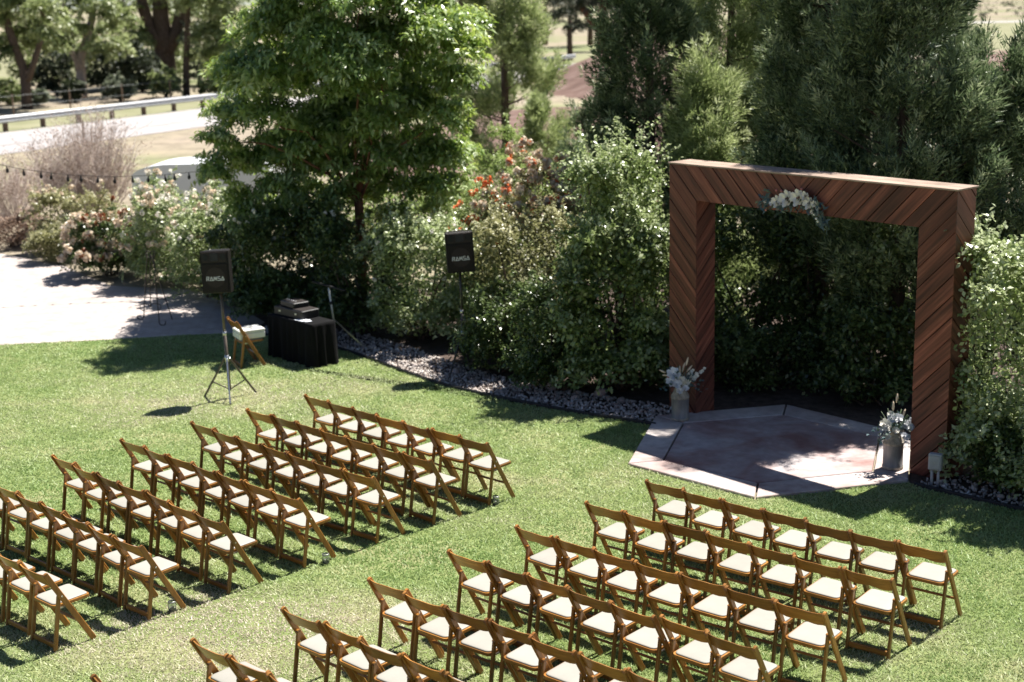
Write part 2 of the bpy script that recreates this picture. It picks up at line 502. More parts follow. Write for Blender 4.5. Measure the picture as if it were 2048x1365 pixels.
def paver_mat():
    m, nt, out = new_mat('path_pavers')
    tc = nd(nt, 'ShaderNodeTexCoord')
    mp = nd(nt, 'ShaderNodeMapping')
    mp.inputs['Rotation'].default_value = (0, 0, R(40))
    nt.links.new(tc.outputs['Object'], mp.inputs[0])
    br = nd(nt, 'ShaderNodeTexBrick', i_Scale=1.0)
    br.inputs['Color1'].default_value = (.37, .325, .305, 1)
    br.inputs['Color2'].default_value = (.42, .375, .355, 1)
    br.inputs['Mortar'].default_value = (.29, .25, .23, 1)
    br.inputs['Mortar Size'].default_value = .006
    br.inputs['Brick Width'].default_value = .22
    br.inputs['Row Height'].default_value = .11
    nt.links.new(mp.outputs[0], br.inputs['Vector'])
    nz = nd(nt, 'ShaderNodeTexNoise', i_Scale=3, i_Detail=6)
    nt.links.new(tc.outputs['Object'], nz.inputs['Vector'])
    r2 = ramp(nt, [(.3, (.85, .84, .83)), (.7, (1.1, 1.1, 1.1))])
    nt.links.new(nz.outputs[0], r2.inputs[0])
    mx = nd(nt, 'ShaderNodeMix', data_type='RGBA', blend_type='MULTIPLY')
    mx.inputs[0].default_value = 1
    nt.links.new(br.outputs[0], mx.inputs[6])
    nt.links.new(r2.outputs[0], mx.inputs[7])
    b = nd(nt, 'ShaderNodeBsdfPrincipled', i_Roughness=.85)
    b.inputs['Specular IOR Level'].default_value = .2
    nt.links.new(mx.outputs[2], b.inputs['Base Color'])
    bp = nd(nt, 'ShaderNodeBump', i_Strength=.4, i_Distance=.006)
    nt.links.new(br.outputs[1], bp.inputs['Height'])
    bp.invert = True
    nt.links.new(bp.outputs[0], b.inputs['Normal'])
    nt.links.new(b.outputs[0], out.inputs[0])
    return m
M['paver'] = paver_mat()

def slab_mat(name, red, pale, bias):
    """acid-stained concrete: red-brown stain worn through to grey in cloudy patches"""
    m, nt, out = new_mat(name)
    tc = nd(nt, 'ShaderNodeTexCoord')
    n1 = nd(nt, 'ShaderNodeTexNoise', i_Scale=.9, i_Detail=6, i_Roughness=.6, i_Distortion=.6)
    n2 = nd(nt, 'ShaderNodeTexNoise', i_Scale=9, i_Detail=6)
    nt.links.new(tc.outputs['Object'], n1.inputs['Vector'])
    nt.links.new(tc.outputs['Object'], n2.inputs['Vector'])
    rp = ramp(nt, [(.36 + bias, red), (.62 + bias, pale)])
    nt.links.new(n1.outputs[0], rp.inputs[0])
    r2 = ramp(nt, [(.3, (.82, .82, .82)), (.7, (1.12, 1.12, 1.12))])
    nt.links.new(n2.outputs[0], r2.inputs[0])
    mx = nd(nt, 'ShaderNodeMix', data_type='RGBA', blend_type='MULTIPLY')
    mx.inputs[0].default_value = 1
    nt.links.new(rp.outputs[0], mx.inputs[6])
    nt.links.new(r2.outputs[0], mx.inputs[7])
    b = nd(nt, 'ShaderNodeBsdfPrincipled', i_Roughness=.6)
    b.inputs['Specular IOR Level'].default_value = .35
    nt.links.new(mx.outputs[2], b.inputs['Base Color'])
    bp = nd(nt, 'ShaderNodeBump', i_Strength=.15, i_Distance=.01)
    nt.links.new(n2.outputs[0], bp.inputs['Height'])
    nt.links.new(bp.outputs[0], b.inputs['Normal'])
    nt.links.new(b.outputs[0], out.inputs[0])
    return m
M['slab'] = slab_mat('stained_slab', (.26, .14, .125), (.44, .39, .385), 0.0)
M['slab_border'] = slab_mat('stained_border', (.32, .22, .2), (.52, .47, .45), -0.05)

# ------------------------------------------------------------------ ground, road, path, lawn
def sheet(name, pts, z, mat, kind='structure'):
    mb = MB()
    mb.add([(p[0], p[1], z) for p in pts], [tuple(range(len(pts)))])
    return tag(mb.build(name, mat), kind=kind)

mb = MB()
mb.add([(-900, -300, -.02), (900, -300, -.02), (900, 1500, -.02), (-900, 1500, -.02)], [(0, 1, 2, 3)])
tag(mb.build('ground', M['ground']), kind='structure')

# road: near edge and far edge lines on the ground
r0, r1 = Vector((-20.5, 59.9)), Vector((2.7, 102.2))
rd = (r1 - r0).normalized()
rn = Vector((-rd.y, rd.x))
e0, e1 = r0 - rd * 60, r1 + rd * 120
sheet('road', [e0, e1, e1 + rn * 8.0, e0 + rn * 8.0], 0.0, M['asphalt'])
sheet('verge', [e0 + rn * 8.0, e1 + rn * 8, e1 + rn * 16, e0 + rn * 16], -0.012, M['far_grass'])
sheet('meadow', [(-140, 100), (-24, 118), (-22, 175), (-140, 175)], -0.008, M['far_grass'])
sheet('far_lawn', [(42, 120), (120, 120), (120, 230), (52, 230)], -0.008, M['far_grass'])

EDGE = [Vector(p) for p in ((-4.75, 26.0, 0), (-3.9, 25.4, 0), (-2.86, 24.45, 0), (-1.13, 22.05, 0), (.53, 20.55, 0), (1.95, 19.55, 0))]
EDGE_R = [Vector(p) for p in ((4.78, 16.78, 0), (5.78, 15.80, 0), (7.6, 14.3, 0), (9.5, 12.6, 0))]
HEX = [Vector((*p, 0)) for p in ((2.81, 16.43), (1.42, 17.83), (1.99, 19.97), (3.91, 20.36), (5.28, 18.75), (4.75, 16.92))]
INN = [Vector((*p, 0)) for p in ((2.93, 16.95), (1.89, 17.93), (2.34, 19.55), (3.77, 19.83), (4.83, 18.68), (4.40, 17.28))]
lawn_pts = [(-15, 3), (14, 3), (14, 8.6)] + [(p.x, p.y) for p in reversed(EDGE_R)] + \
           [(HEX[5].x, HEX[5].y), (HEX[0].x, HEX[0].y), (HEX[1].x, HEX[1].y), (HEX[2].x, HEX[2].y)] + \
           [(p.x, p.y) for p in reversed(EDGE)] + [(-5.6, 26.0), (-7.2, 25.75), (-9.11, 25.55), (-15, 25.3)]
sheet('lawn', lawn_pts, 0.0, M['lawn'])
path_pts = [(-15, 25.3), (-9.11, 25.55), (-7.2, 25.75), (-5.6, 26.0), (-4.75, 26.0), (-4.6, 26.9), (-5.3, 28.2), (-6.6, 30.2), (-8.5, 30.9), (-10.2, 33.4), (-12.3, 35.4), (-18, 38), (-26, 34), (-26, 25.3)]
sheet('path', path_pts, 0.004, M['paver'])
bed_pts = [(p.x, p.y) for p in EDGE] + [(HEX[2].x, HEX[2].y), (HEX[3].x, HEX[3].y), (HEX[4].x, HEX[4].y), (HEX[5].x, HEX[5].y)] + \
          [(p.x, p.y) for p in EDGE_R] + [(14, 12), (14, 26), (4, 30), (-5.3, 29.5), (-5.2, 28.2), (-4.6, 26.9)]
bed = sheet('planting_bed', bed_pts, -0.006, M['soil'])

# soil bank beyond the trees
def mound(name, cx, cy, rx, ry, h, mat, seed):
    rng = np.random.default_rng(seed)
    n = 40
    g = np.linspace(-1, 1, n)
    X, Y = np.meshgrid(g, g)
    r = np.sqrt(X ** 2 + Y ** 2)
    Z = h * np.clip(1 - r ** 2, 0, 1) ** 1.2
    for _ in range(24):
        a, b, w = rng.uniform(-.8, .8), rng.uniform(-.8, .8), rng.uniform(.08, .25)
        Z += rng.uniform(-.12, .14) * h * np.exp(-((X - a) ** 2 + (Y - b) ** 2) / w ** 2) * (r < 1) * np.clip(1 - r, 0, 1)
    V = np.stack([cx + X * rx, cy + Y * ry, Z - .03], -1).reshape(-1, 3)
    idx = np.arange(n * n).reshape(n, n)
    Q = np.stack([idx[:-1, :-1], idx[:-1, 1:], idx[1:, 1:], idx[1:, :-1]], -1).reshape(-1, 4)
    return tag(link_mesh(name, np_mesh(name, V, Q, smooth=True), mat), kind='structure')
mound('soil_bank', 13.5, 98, 12, 22, 3.0, M['bank'], 3)
mound('soil_bank', 36, 92, 16, 22, 1.6, M['bank'], 4)
mound('soil_bank', 3.2, 58, 9, 20, .7, M['bank'], 5)

# ------------------------------------------------------------------ stained hexagonal concrete pad
pad = empty('concrete_pad', (3.3, 18.4, 0))
tag(pad, 'hexagonal stained concrete pad with bordering slabs under the wooden arch', 'concrete pad')
def rel(p): return (p.x - 3.3, p.y - 18.4)
def shrink(poly, d):
    c = Vector((sum(p[0] for p in poly) / len(poly), sum(p[1] for p in poly) / len(poly)))
    out = []
    n = len(poly)
    for i in range(n):
        a, b, e = Vector(poly[i - 1]), Vector(poly[i]), Vector(poly[(i + 1) % n])
        d1, d2 = (b - a).normalized(), (e - b).normalized()
        n1, n2 = Vector((-d1.y, d1.x)), Vector((-d2.y, d2.x))
        if n1.dot(c - b) < 0: n1 = -n1
        if n2.dot(c - b) < 0: n2 = -n2
        k = (n1 + n2)
        k = k / max(k.dot(n1), .2)
        out.append(b + k * d)
    return out
def slab(poly, name, z, mat):
    q = shrink(poly, .012)
    q2 = shrink(poly, .02)
    if sum((q[i][0] * q[(i + 1) % len(q)][1] - q[(i + 1) % len(q)][0] * q[i][1]) for i in range(len(q))) < 0:
        q, q2 = q[::-1], q2[::-1]
    n = len(q)
    vs = [(p[0], p[1], -.08) for p in q] + [(p[0], p[1], z - .008) for p in q] + [(p[0], p[1], z) for p in q2]
    fs = [(i, (i + 1) % n, n + (i + 1) % n, n + i) for i in range(n)] + [(n + i, n + (i + 1) % n, 2 * n + (i + 1) % n, 2 * n + i) for i in range(n)] + [tuple(range(2 * n, 3 * n))]
    return MB().add(vs, fs).build(name, mat, pad)
slab([rel(p) for p in INN], 'centre_slab', .035, M['slab'])
for i in range(6):
    j = (i + 1) % 6
    slab([rel(HEX[i]), rel(HEX[j]), rel(INN[j]), rel(INN[i])], 'border_slab', .033, M['slab_border'])

# ------------------------------------------------------------------ lawn edging and gravel
def edging(pts, label):
    mb = MB()
    # smooth the polyline
    P = []
    for i in range(len(pts) - 1):
        a, b = pts[i], pts[i + 1]
        p0 = pts[max(i - 1, 0)]; p3 = pts[min(i + 2, len(pts) - 1)]
        for k in range(6):
            t = k / 6
            P.append(0.5 * ((2 * a) + (b - p0) * t + (2 * p0 - 5 * a + 4 * b - p3) * t * t + (3 * a - p0 - 3 * b + p3) * t ** 3))
    P.append(pts[-1])
    for a, b in zip(P[:-1], P[1:]):
        d = (b - a).normalized() * .01
        mb.bar(a + Vector((0, 0, .02)), b + d + Vector((0, 0, .02)), .028, .06, bev=.01)
    o = mb.build('lawn_edging', M['edging'])
    tag(o, label, 'edging')
    return P
EP = edging(EDGE, 'black strip edging curving between lawn and gravel below the loudspeaker hedge')
EPR = edging(EDGE_R, 'black strip edging between lawn and gravel beside the grey outlet box')

def ico():
    t = (1 + 5 ** .5) / 2
    v = np.array([(-1, t, 0), (1, t, 0), (-1, -t, 0), (1, -t, 0), (0, -1, t), (0, 1, t), (0, -1, -t), (0, 1, -t), (t, 0, -1), (t, 0, 1), (-t, 0, -1), (-t, 0, 1)], float)
    v /= np.linalg.norm(v[0])
    f = np.array([(0, 11, 5), (0, 5, 1), (0, 1, 7), (0, 7, 10), (0, 10, 11), (1, 5, 9), (5, 11, 4), (11, 10, 2), (10, 7, 6), (7, 1, 8), (3, 9, 4), (3, 4, 2), (3, 2, 6), (3, 6, 8), (3, 8, 9), (4, 9, 5), (2, 4, 11), (6, 2, 10), (8, 6, 7), (9, 8, 1)])
    return v, f
ICO_V, ICO_F = ico()

def rot_random(rng, n):
    q = rng.normal(size=(n, 4))
    q /= np.linalg.norm(q, axis=1)[:, None]
    w, x, y, z = q.T
    return np.stack([1 - 2 * (y * y + z * z), 2 * (x * y - z * w), 2 * (x * z + y * w), 2 * (x * y + z * w), 1 - 2 * (x * x + z * z), 2 * (y * z - x * w), 2 * (x * z - y * w), 2 * (y * z + x * w), 1 - 2 * (x * x + y * y)], -1).reshape(n, 3, 3)

def strip_points(rng, P, n, w0, w1):
    """points beside a polyline, on its hedge side"""
    P2 = np.array([(p.x, p.y) for p in P])
    seg = np.linalg.norm(P2[1:] - P2[:-1], axis=1)
    i = rng.choice(len(seg), n, p=seg / seg.sum())
    t = rng.random((n, 1))
    a = P2[i] * (1 - t) + P2[i + 1] * t
    d = (P2[i + 1] - P2[i]) / seg[i][:, None]
    nn = np.stack([-d[:, 1], d[:, 0]], 1)
    w = w0 + (w1 - w0) * rng.random((n, 1)) ** 1.15
    return a + nn * w

rng = np.random.default_rng(11)
gp = np.concatenate([strip_points(rng, EP, 4300, .03, .95), strip_points(rng, EPR, 1300, .04, .85)])
hx = np.array([(p.x, p.y) for p in HEX])
def inside(poly, pts):
    x, y = pts[:, 0], pts[:, 1]
    r = np.zeros(len(pts), bool)
    n = len(poly)
    for i in range(n):
        x1, y1 = poly[i]; x2, y2 = poly[(i + 1) % n]
        c = ((y1 > y) != (y2 > y)) & (x < (x2 - x1) * (y - y1) / (y2 - y1 + 1e-12) + x1)
        r ^= c
    return r
gp = gp[~inside(hx, gp)]
n = len(gp)
Rm = rot_random(rng, n)
sz = rng.uniform(.012, .028, n) * (1 + 0.5 * (rng.random(n) > .9))
base = ICO_V[None] * rng.uniform(.75, 1.2, (n, 12, 1)) * np.stack([rng.uniform(.8, 1.5, n), rng.uniform(.7, 1.1, n), rng.uniform(.5, .8, n)], -1)[:, None, :]
V = np.einsum('nij,nkj->nki', Rm, base) * sz[:, None, None]
V[:, :, 0] += gp[:, 0:1]; V[:, :, 1] += gp[:, 1:2]; V[:, :, 2] += (rng.random(n) * .02 + .004)[:, None]
Q = (ICO_F[None] + (np.arange(n) * 12)[:, None, None]).reshape(-1, 3)
o = link_mesh('gravel', np_mesh('gravel', V.reshape(-1, 3), Q, tint=np.repeat(np.clip(rng.normal(.68, .24, n), 0, 1), 20)), M['gravel'])
tag(o, 'pale pebble gravel between the black edging and the hedge', 'gravel', kind='stuff')
# larger stones lying in the gravel
def stone_mesh(seed):
    r = np.random.default_rng(seed)
    v = ICO_V * r.uniform(.75, 1.25, (12, 1)) * np.array([1.25, 1, .75])
    return np_mesh('stone', v, ICO_F)
SM = [stone_mesh(k) for k in range(5)]
for m_ in SM: m_.materials.append(M['stone'])
sp = np.concatenate([strip_points(rng, EP, 46, .1, 1.0), strip_points(rng, EPR, 12, .1, .9)])
sp = sp[~inside(hx * 1.0, sp)]
for k, p in enumerate(sp):
    o = link_mesh('stone', SM[k % 5], None, bed)
    s = rng.uniform(.03, .05)
    o.scale = (s, s, s); o.location = (p[0], p[1], s * .35 + .006); o.rotation_euler = (rng.uniform(-.3, .3), rng.uniform(-.3, .3), rng.uniform(0, 6))
for px, py, s in ((1105, 779, .12), (1200, 793, .1), (1243, 805, .07), (912, 748, .07), (1150, 800, .06)):
    p = G(px, py)
    o = link_mesh('stone', SM[(px) % 5], None, bed)
    o.location = (p.x, p.y, s * .5); o.scale = (s, s, s); o.rotation_euler = (.2, -.1, px)

# ------------------------------------------------------------------ wooden arch
TH = 0.8686907
AW, AH, AD, CW, BH = 4.552, 3.541, .42, .503, .492
arch = empty('wooden_arch', (2.2308, 20.3717, 0), -TH)
tag(arch, 'square timber arch clad in reddish brown chevron boards on the concrete pad', 'arch')
T = .02
core = MB()
core.box((CW / 2, AD / 2, (AH - .03) / 2), (CW - 2 * T, AD - 2 * T, AH - .03))
core.box((AW - CW / 2, AD / 2, (AH - .03) / 2), (CW - 2 * T, AD - 2 * T, AH - .03))
core.box((AW / 2, AD / 2, AH - .03 - (BH - .03 - T) / 2), (AW - 2 * CW + 2 * T, AD - 2 * T - .004, BH - .03 - T))
core.build('frame_core', M['arch_core'], arch)

def clip_half(poly, n, d):
    """keep points with n.p <= d"""
    out = []
    for i in range(len(poly)):
        a, b = poly[i], poly[(i + 1) % len(poly)]
        da, db = n[0] * a[0] + n[1] * a[1] - d, n[0] * b[0] + n[1] * b[1] - d
        if da <= 0: out.append(a)
        if da * db < 0:
            t = da / (da - db)
            out.append((a[0] + (b[0] - a[0]) * t, a[1] + (b[1] - a[1]) * t))
    return out

prnd = random.Random(5)
def planks(region, sgn, anchor, O, A, Z, N, width=.178, gap=.010, name='plank', mat='arch_wood'):
    """45-degree boards over a convex region (a, z); sgn -1: boards fall to the right, +1: rise to the right.
    O, A, Z, N: origin, along, up and outward axes in arch space; anchor: a point on a joint"""
    k = math.sqrt(.5)
    ax = (k, sgn * k)            # along the board
    nr = (-sgn * k, k)           # across it
    d0 = nr[0] * anchor[0] + nr[1] * anchor[1]
    ds = [nr[0] * p[0] + nr[1] * p[1] - d0 for p in region]
    i0, i1 = math.floor(min(ds) / width), math.ceil(max(ds) / width)
    O, A, Z, N = Vector(O), Vector(A), Vector(Z), Vector(N)
    X3 = A * ax[0] + Z * ax[1]
    Y3 = A * nr[0] + Z * nr[1]
    flip = X3.cross(Y3).dot(N) < 0
    for i in range(i0, i1):
        lo, hi = d0 + i * width + gap / 2 + prnd.uniform(-.003, .003), d0 + (i + 1) * width - gap / 2 + prnd.uniform(-.003, .003)
        p = clip_half(clip_half(region, nr, hi), (-nr[0], -nr[1]), -lo)
        q = []
        for a in p:
            if not q or (abs(a[0] - q[-1][0]) + abs(a[1] - q[-1][1])) > 1e-5: q.append(a)
        if len(q) > 2 and abs(q[0][0] - q[-1][0]) + abs(q[0][1] - q[-1][1]) < 1e-5: q.pop()
        if len(q) < 3: continue
        area = abs(sum(q[j][0] * q[(j + 1) % len(q)][1] - q[(j + 1) % len(q)][0] * q[j][1] for j in range(len(q)))) / 2
        if area < .0012: continue
        ca = sum(a[0] for a in q) / len(q); cz = sum(a[1] for a in q) / len(q)
        th = T - .001 - prnd.random() * .004
        loc = [((a[0] - ca) * ax[0] + (a[1] - cz) * ax[1], (a[0] - ca) * nr[0] + (a[1] - cz) * nr[1]) for a in q]
        if sum(loc[j][0] * loc[(j + 1) % len(loc)][1] - loc[(j + 1) % len(loc)][0] * loc[j][1] for j in range(len(loc))) < 0:
            loc = loc[::-1]
        sy = 1
        if flip:
            loc = [(x, -y) for x, y in loc][::-1]
            sy = -1
        ins = shrink(loc, .003) if area > .006 else loc
        nn = len(loc)
        vs = [(x, y, 0) for x, y in loc] + [(x, y, th - .003) for x, y in loc] + [(p[0], p[1], th) for p in ins]
        fs = [(j, (j + 1) % nn, nn + (j + 1) % nn, nn + j) for j in range(nn)] + \
             [(nn + j, nn + (j + 1) % nn, 2 * nn + (j + 1) % nn, 2 * nn + j) for j in range(nn)] + [tuple(range(2 * nn, 3 * nn))]
        o = MB().add(vs, fs).build(name, M[mat], arch)
        rot = Matrix((X3, Y3 * sy, N)).transposed().to_4x4()
        pos = O + A * ca + Z * cz - N * T
        o.matrix_local = Matrix.Translation(pos) @ rot

X, Y, Zv = Vector((1, 0, 0)), Vector((0, 1, 0)), Vector((0, 0, 1))
hb = AH - BH
top = AH - .022
mid = AW / 2
# front: boards parallel to each corner's mitre, meeting mid-beam
mc = CW + (top - hb)       # mitre reaches the outer edge
zl = hb + CW               # height where the mitre meets the outer edge
if zl >= top:
    colL = [(0, 0), (CW, 0), (CW, hb), (CW - (top - hb), top), (0, top)]
    beamL = [(CW, hb), (mid, hb), (mid, top), (CW - (top - hb), top)]
else:
    colL = [(0, 0), (CW, 0), (CW, hb), (0, zl)]
    beamL = [(CW, hb), (mid, hb), (mid, top), (0, top), (0, zl)]
for reg in (colL, beamL):
    planks(reg, -1, (CW, hb), (0, 0, 0), X, Zv, -Y)
    regm = [(AW - a, z) for a, z in reg][::-1]
    planks(regm, +1, (AW - CW, hb), (0, 0, 0), X, Zv, -Y)
# back faces: broad boards
for reg in (colL, beamL):
    planks([(AW - a, z) for a, z in reg][::-1], -1, (AW - CW, hb), (AW, AD, 0), -X, Zv, Y, width=.3) if False else None
d = T + .0015
inner = [(d, 0), (AD - d, 0), (AD - d, hb - .002), (d, hb - .002)]
outer = [(d, 0), (AD - d, 0), (AD - d, top), (d, top)]
planks(inner, +1, (0, hb - .1), (CW, 0, 0), Y, Zv, X)
planks(inner, +1, (0, hb - .1), (AW - CW, 0, 0), Y, Zv, -X)
planks(outer, -1, (0, hb), (AW, 0, 0), Y, Zv, X)
planks(outer, -1, (0, hb), (0, 0, 0), Y, Zv, -X)
planks([(CW + .002, d), (AW - CW - .002, d), (AW - CW - .002, AD - d), (CW + .002, AD - d)], 1, (CW, 0), (0, 0, hb), X, Y, -Zv)
# weathered cap boards
for a0, a1 in ((-.012, 1.52), (1.524, 3.04), (3.044, AW + .012)):
    for b0, b1 in ((-.012, .206), (.21, AD + .012)):
        m_ = MB().box((0, 0, 0), (a1 - a0, b1 - b0, .022), bev=.003).build('cap_board', M['arch_top'], arch)
        m_.location = ((a0 + a1) / 2, (b0 + b1) / 2, AH - .0105 + prnd.uniform(0, .002))
arch_inv = lambda a, b, z: arch_mat @ Vector((a, b, z))
arch_mat = Matrix.Translation((2.2308, 20.3717, 0)) @ Matrix.Rotation(-TH, 4, 'Z')

# ------------------------------------------------------------------ folding chairs
LEG_Y0, LEG_Y1, CH = .398, -.044, .79
def leg_y(z): return LEG_Y0 + (LEG_Y1 - LEG_Y0) * z / CH

def make_chair():
    t = empty('folding_chair')
    w = .2275
    def legbar(a, b, wd, dp, hint, x0):
        return MB().bar(a, b, wd, dp, hint, bev=.006)
    sd = Vector((0, CH, -(LEG_Y1 - LEG_Y0))).normalized()
    for s in (-1, 1):
        mb = MB()
        a, b = Vector((s * w, LEG_Y0, 0)), Vector((s * w, LEG_Y1, CH))
        mb.bar(a, b - (b - a).normalized() * .012, .026, .056, (0, 1, 0), bev=.007)
        # rounded head
        c = b - (b - a).normalized() * .014
        ax = (b - a).normalized(); pr = Vector((0, ax.z, -ax.y))
        pts = [c + pr * .0275 * math.cos(q) + ax * .016 * math.sin(q) for q in [PI * k / 6 for k in range(7)]]
        vs = [p + Vector((dx, 0, 0)) for dx in (-.0127, .0127) for p in pts]
        fs = [(6, 5, 4, 3, 2, 1, 0), tuple(range(7, 14))] + [(k, k + 1, k + 8, k + 7) for k in range(6)]
        mb.add(vs, fs)
        mb.build('front_leg', M['chair_wood'], t)
    for s in (-1, 1):
        mb = MB()
        x = s * .2005
        zt = .535
        a, b = Vector((x, 0, 0)), Vector((x, leg_y(zt) - .008, zt))
        mb.bar(a, b, .026, .042, (0, 1, 0), bev=.007)
        ax = (b - a).normalized(); pr = Vector((0, ax.z, -ax.y))
        pts = [b + pr * .0205 * math.cos(q) + ax * .018 * math.sin(q) for q in [PI * k / 6 for k in range(7)]]
        vs = [p + Vector((dx, 0, 0)) for dx in (-.0127, .0127) for p in pts]
        mb.add(vs, [(6, 5, 4, 3, 2, 1, 0), tuple(range(7, 14))] + [(k, k + 1, k + 8, k + 7) for k in range(6)])
        mb.build('rear_leg', M['chair_wood'], t)
    # curved back slat
    mb = MB()
    n = 12
    vs = []
    for i in range(n + 1):
        u = i / n * 2 - 1
        x = u * .216
        bow = -.030 * (1 - u * u)
        zl, zh = .655 + .012 * math.cos(u * PI * 1.5), .779 + .005 * math.cos(u * PI * 1.5)
        for z, dy in ((zl, -.008), (zh - .004, -.008), (zh, -.004), (zh, .004), (zh - .004, .008), (zl, .008)):
            vs.append((x, leg_y(z) + bow + dy, z))
    fs = []
    for i in range(n):
        for k in range(6):
            fs.append((i * 6 + k, i * 6 + (k + 1) % 6, (i + 1) * 6 + (k + 1) % 6, (i + 1) * 6 + k))
    fs += [tuple(range(5, -1, -1)), tuple(n * 6 + k for k in range(6))]
    fs = [tuple(reversed(f)) for f in fs]
    mb.add(vs, fs)
    mb.build('back_slat', M['slat_wood'], t)
    # seat frame and pad: outline with rounded rear corners
    def outline(hw_r, hw_f, y0, y1, rr, rf):
        pts = []
        def arc(cx, cy, r, a0, a1):
            for k in range(5):
                a = a0 + (a1 - a0) * k / 4
                pts.append((cx + r * math.cos(a), cy + r * math.sin(a)))
        arc(hw_r - rr, y0 + rr, rr, -PI / 2, 0)
        arc(hw_f - rf, y1 - rf, rf, 0, PI / 2)
        arc(-hw_f + rf, y1 - rf, rf, PI / 2, PI)
        arc(-hw_r + rr, y0 + rr, rr, PI, 3 * PI / 2)
        return pts
    def slab_from(outl, layers, smooth):
        mb = MB()
        nn = len(outl)
        cx, cy = 0, sum(p[1] for p in outl) / nn
        vs = []
        for z, sc_ in layers:
            for x, y in outl:
                yy = cy + (y - cy) * sc_
                vs.append((x * sc_, yy, z + .02 * (yy - .0)))
        fs = [tuple(range(nn - 1, -1, -1))]
        for l in range(len(layers) - 1):
            fs += [(l * nn + k, l * nn + (k + 1) % nn, (l + 1) * nn + (k + 1) % nn, (l + 1) * nn + k) for k in range(nn)]
        fs.append(tuple((len(layers) - 1) * nn + k for k in range(nn)))
        return mb.add(vs, fs, smooth)
    slab_from(outline(.186, .186, .035, .425, .045, .03), [(.404, .99), (.408, 1), (.430, 1), (.434, .992)], False).build('seat_frame', M['slat_wood'], t)
    slab_from(outline(.172, .172, .048, .412, .05, .032), [(.434, .99), (.436, 1.0), (.4415, .995), (.4455, .975), (.448, .92), (.4505, .75), (.4515, .4)], True).build('seat_pad', M['pad_white'], t)
    z = .215
    MB().bar((-.211, leg_y(z), z), (.211, leg_y(z), z), .04, .024, (0, .55, 1), bev=.005).build('stretcher', M['slat_wood'], t)
    MB().bar((-.188, .012, .048), (.188, .012, .048), .024, .05, (0, 0, 1), bev=.005).build('foot_rail', M['slat_wood'], t)
    for s in (-1, 1):
        mb = MB()
        mb.bar((s * .1865, .06, .40), (s * .1865, .2, .404), .004, .016, (0, 0, 1))
        mb.build('hinge_bar', M['steel'], t)
    for s in (-1, 1):
        mb = MB()
        zt = .53
        mb.tube([(s * .238, leg_y(zt), zt), (s * .2435, leg_y(zt), zt)], .008, n=8)
        mb.build('bolt', M['steel'], t)
    return t

chair0 = make_chair()
used = [False]
ORD = ['first', 'second', 'third', 'fourth', 'fifth', 'sixth', 'seventh', 'eighth']
crng = random.Random(21)
def place_chair(loc, rz, label, group, tone=None):
    if not used[0]:
        o = chair0; used[0] = True
    else:
        o = copy_tree(chair0)
    o.location = loc
    o.rotation_euler = (0, 0, rz)
    tag(o, label, 'chair', group)
    k = tone or crng.choice([1, 1, 1.15, .95, .85, .62, 1.2, .75])
    g = k * crng.uniform(.93, 1.02)
    for ch in o.children:
        ch.color = (k * 1.02, g, g * crng.uniform(.8, 1.0), 1)
    return o

PITCH_W, ROW_D = .48734, .91298
BL = [((-.26174, 16.47908), .77185, -.04987, [-.0738, -.0249, .0559, .0193, .0397, .0295, -.0456, 0], 'loudspeaker side'),
      ((3.90859, 12.69442), .72759, -.09147, [.0179, .042, -.0202, .0033, -.0215, -.0198, -.0085, .0067], 'arch side')]
chair_spots = []
for bi, ((bx, by), th, sk, offs, side) in enumerate(BL):
    fx, fy = math.sin(th), math.cos(th)
    rx, ry = fy, -fx
    for row in range(8):
        for k in range(7):                       # k = 0 at the right end of the row
            lx = row * sk - k * PITCH_W - .2115 + crng.uniform(-.013, .013)
            ly = -row * ROW_D + offs[row] + crng.uniform(-.028, .028)
            p = Vector((bx + rx * lx + fx * ly, by + ry * lx + fy * ly, 0))
            u1, v1 = PX(p + Vector((0, 0, .8)))
            u0, v0 = PX(p)
            if u1 < -75 or u1 > 2120 or v1 > 1395: continue
            n_aisle = k if bi == 0 else 6 - k
            lab = 'wooden folding chair %s from the aisle in the %s row, %s' % (ORD[n_aisle], ORD[row], side)
            place_chair(p, -th + crng.uniform(-.055, .055), lab, 'folding chairs set out in rows on the lawn')

# ------------------------------------------------------------------ jars at the row ends
for (px, py), lab in (((652, 1128), 'small glass jar on the grass at the end of the fourth row'),
                      ((345, 1224), 'small glass jar on the grass at the end of the sixth row'),
                      ((992, 1011), 'small glass jar on the grass at the end of the front row')):
    p = G(px, py)
    j = empty('glass_jar', p)
    tag(j, lab, 'jar', 'glass jars along the aisle')
    MB().lathe([(.0, .004), (.036, .004), (.04, .012), (.04, .085), (.034, .1), (.034, .112), (.031, .112), (.031, .098), (.036, .083), (.036, .014), (0, .01)], 16).build('glass', M['glass'], j)
    MB().lathe([(.0365, .098), (.038, .1), (.038, .114), (.0345, .116)], 16).build('neck_ring', M['jar_metal'], j)
    MB().lathe([(0, .012), (.02, .012), (.02, .05), (0, .052)], 10).build('candle', M['pad_white'], j)

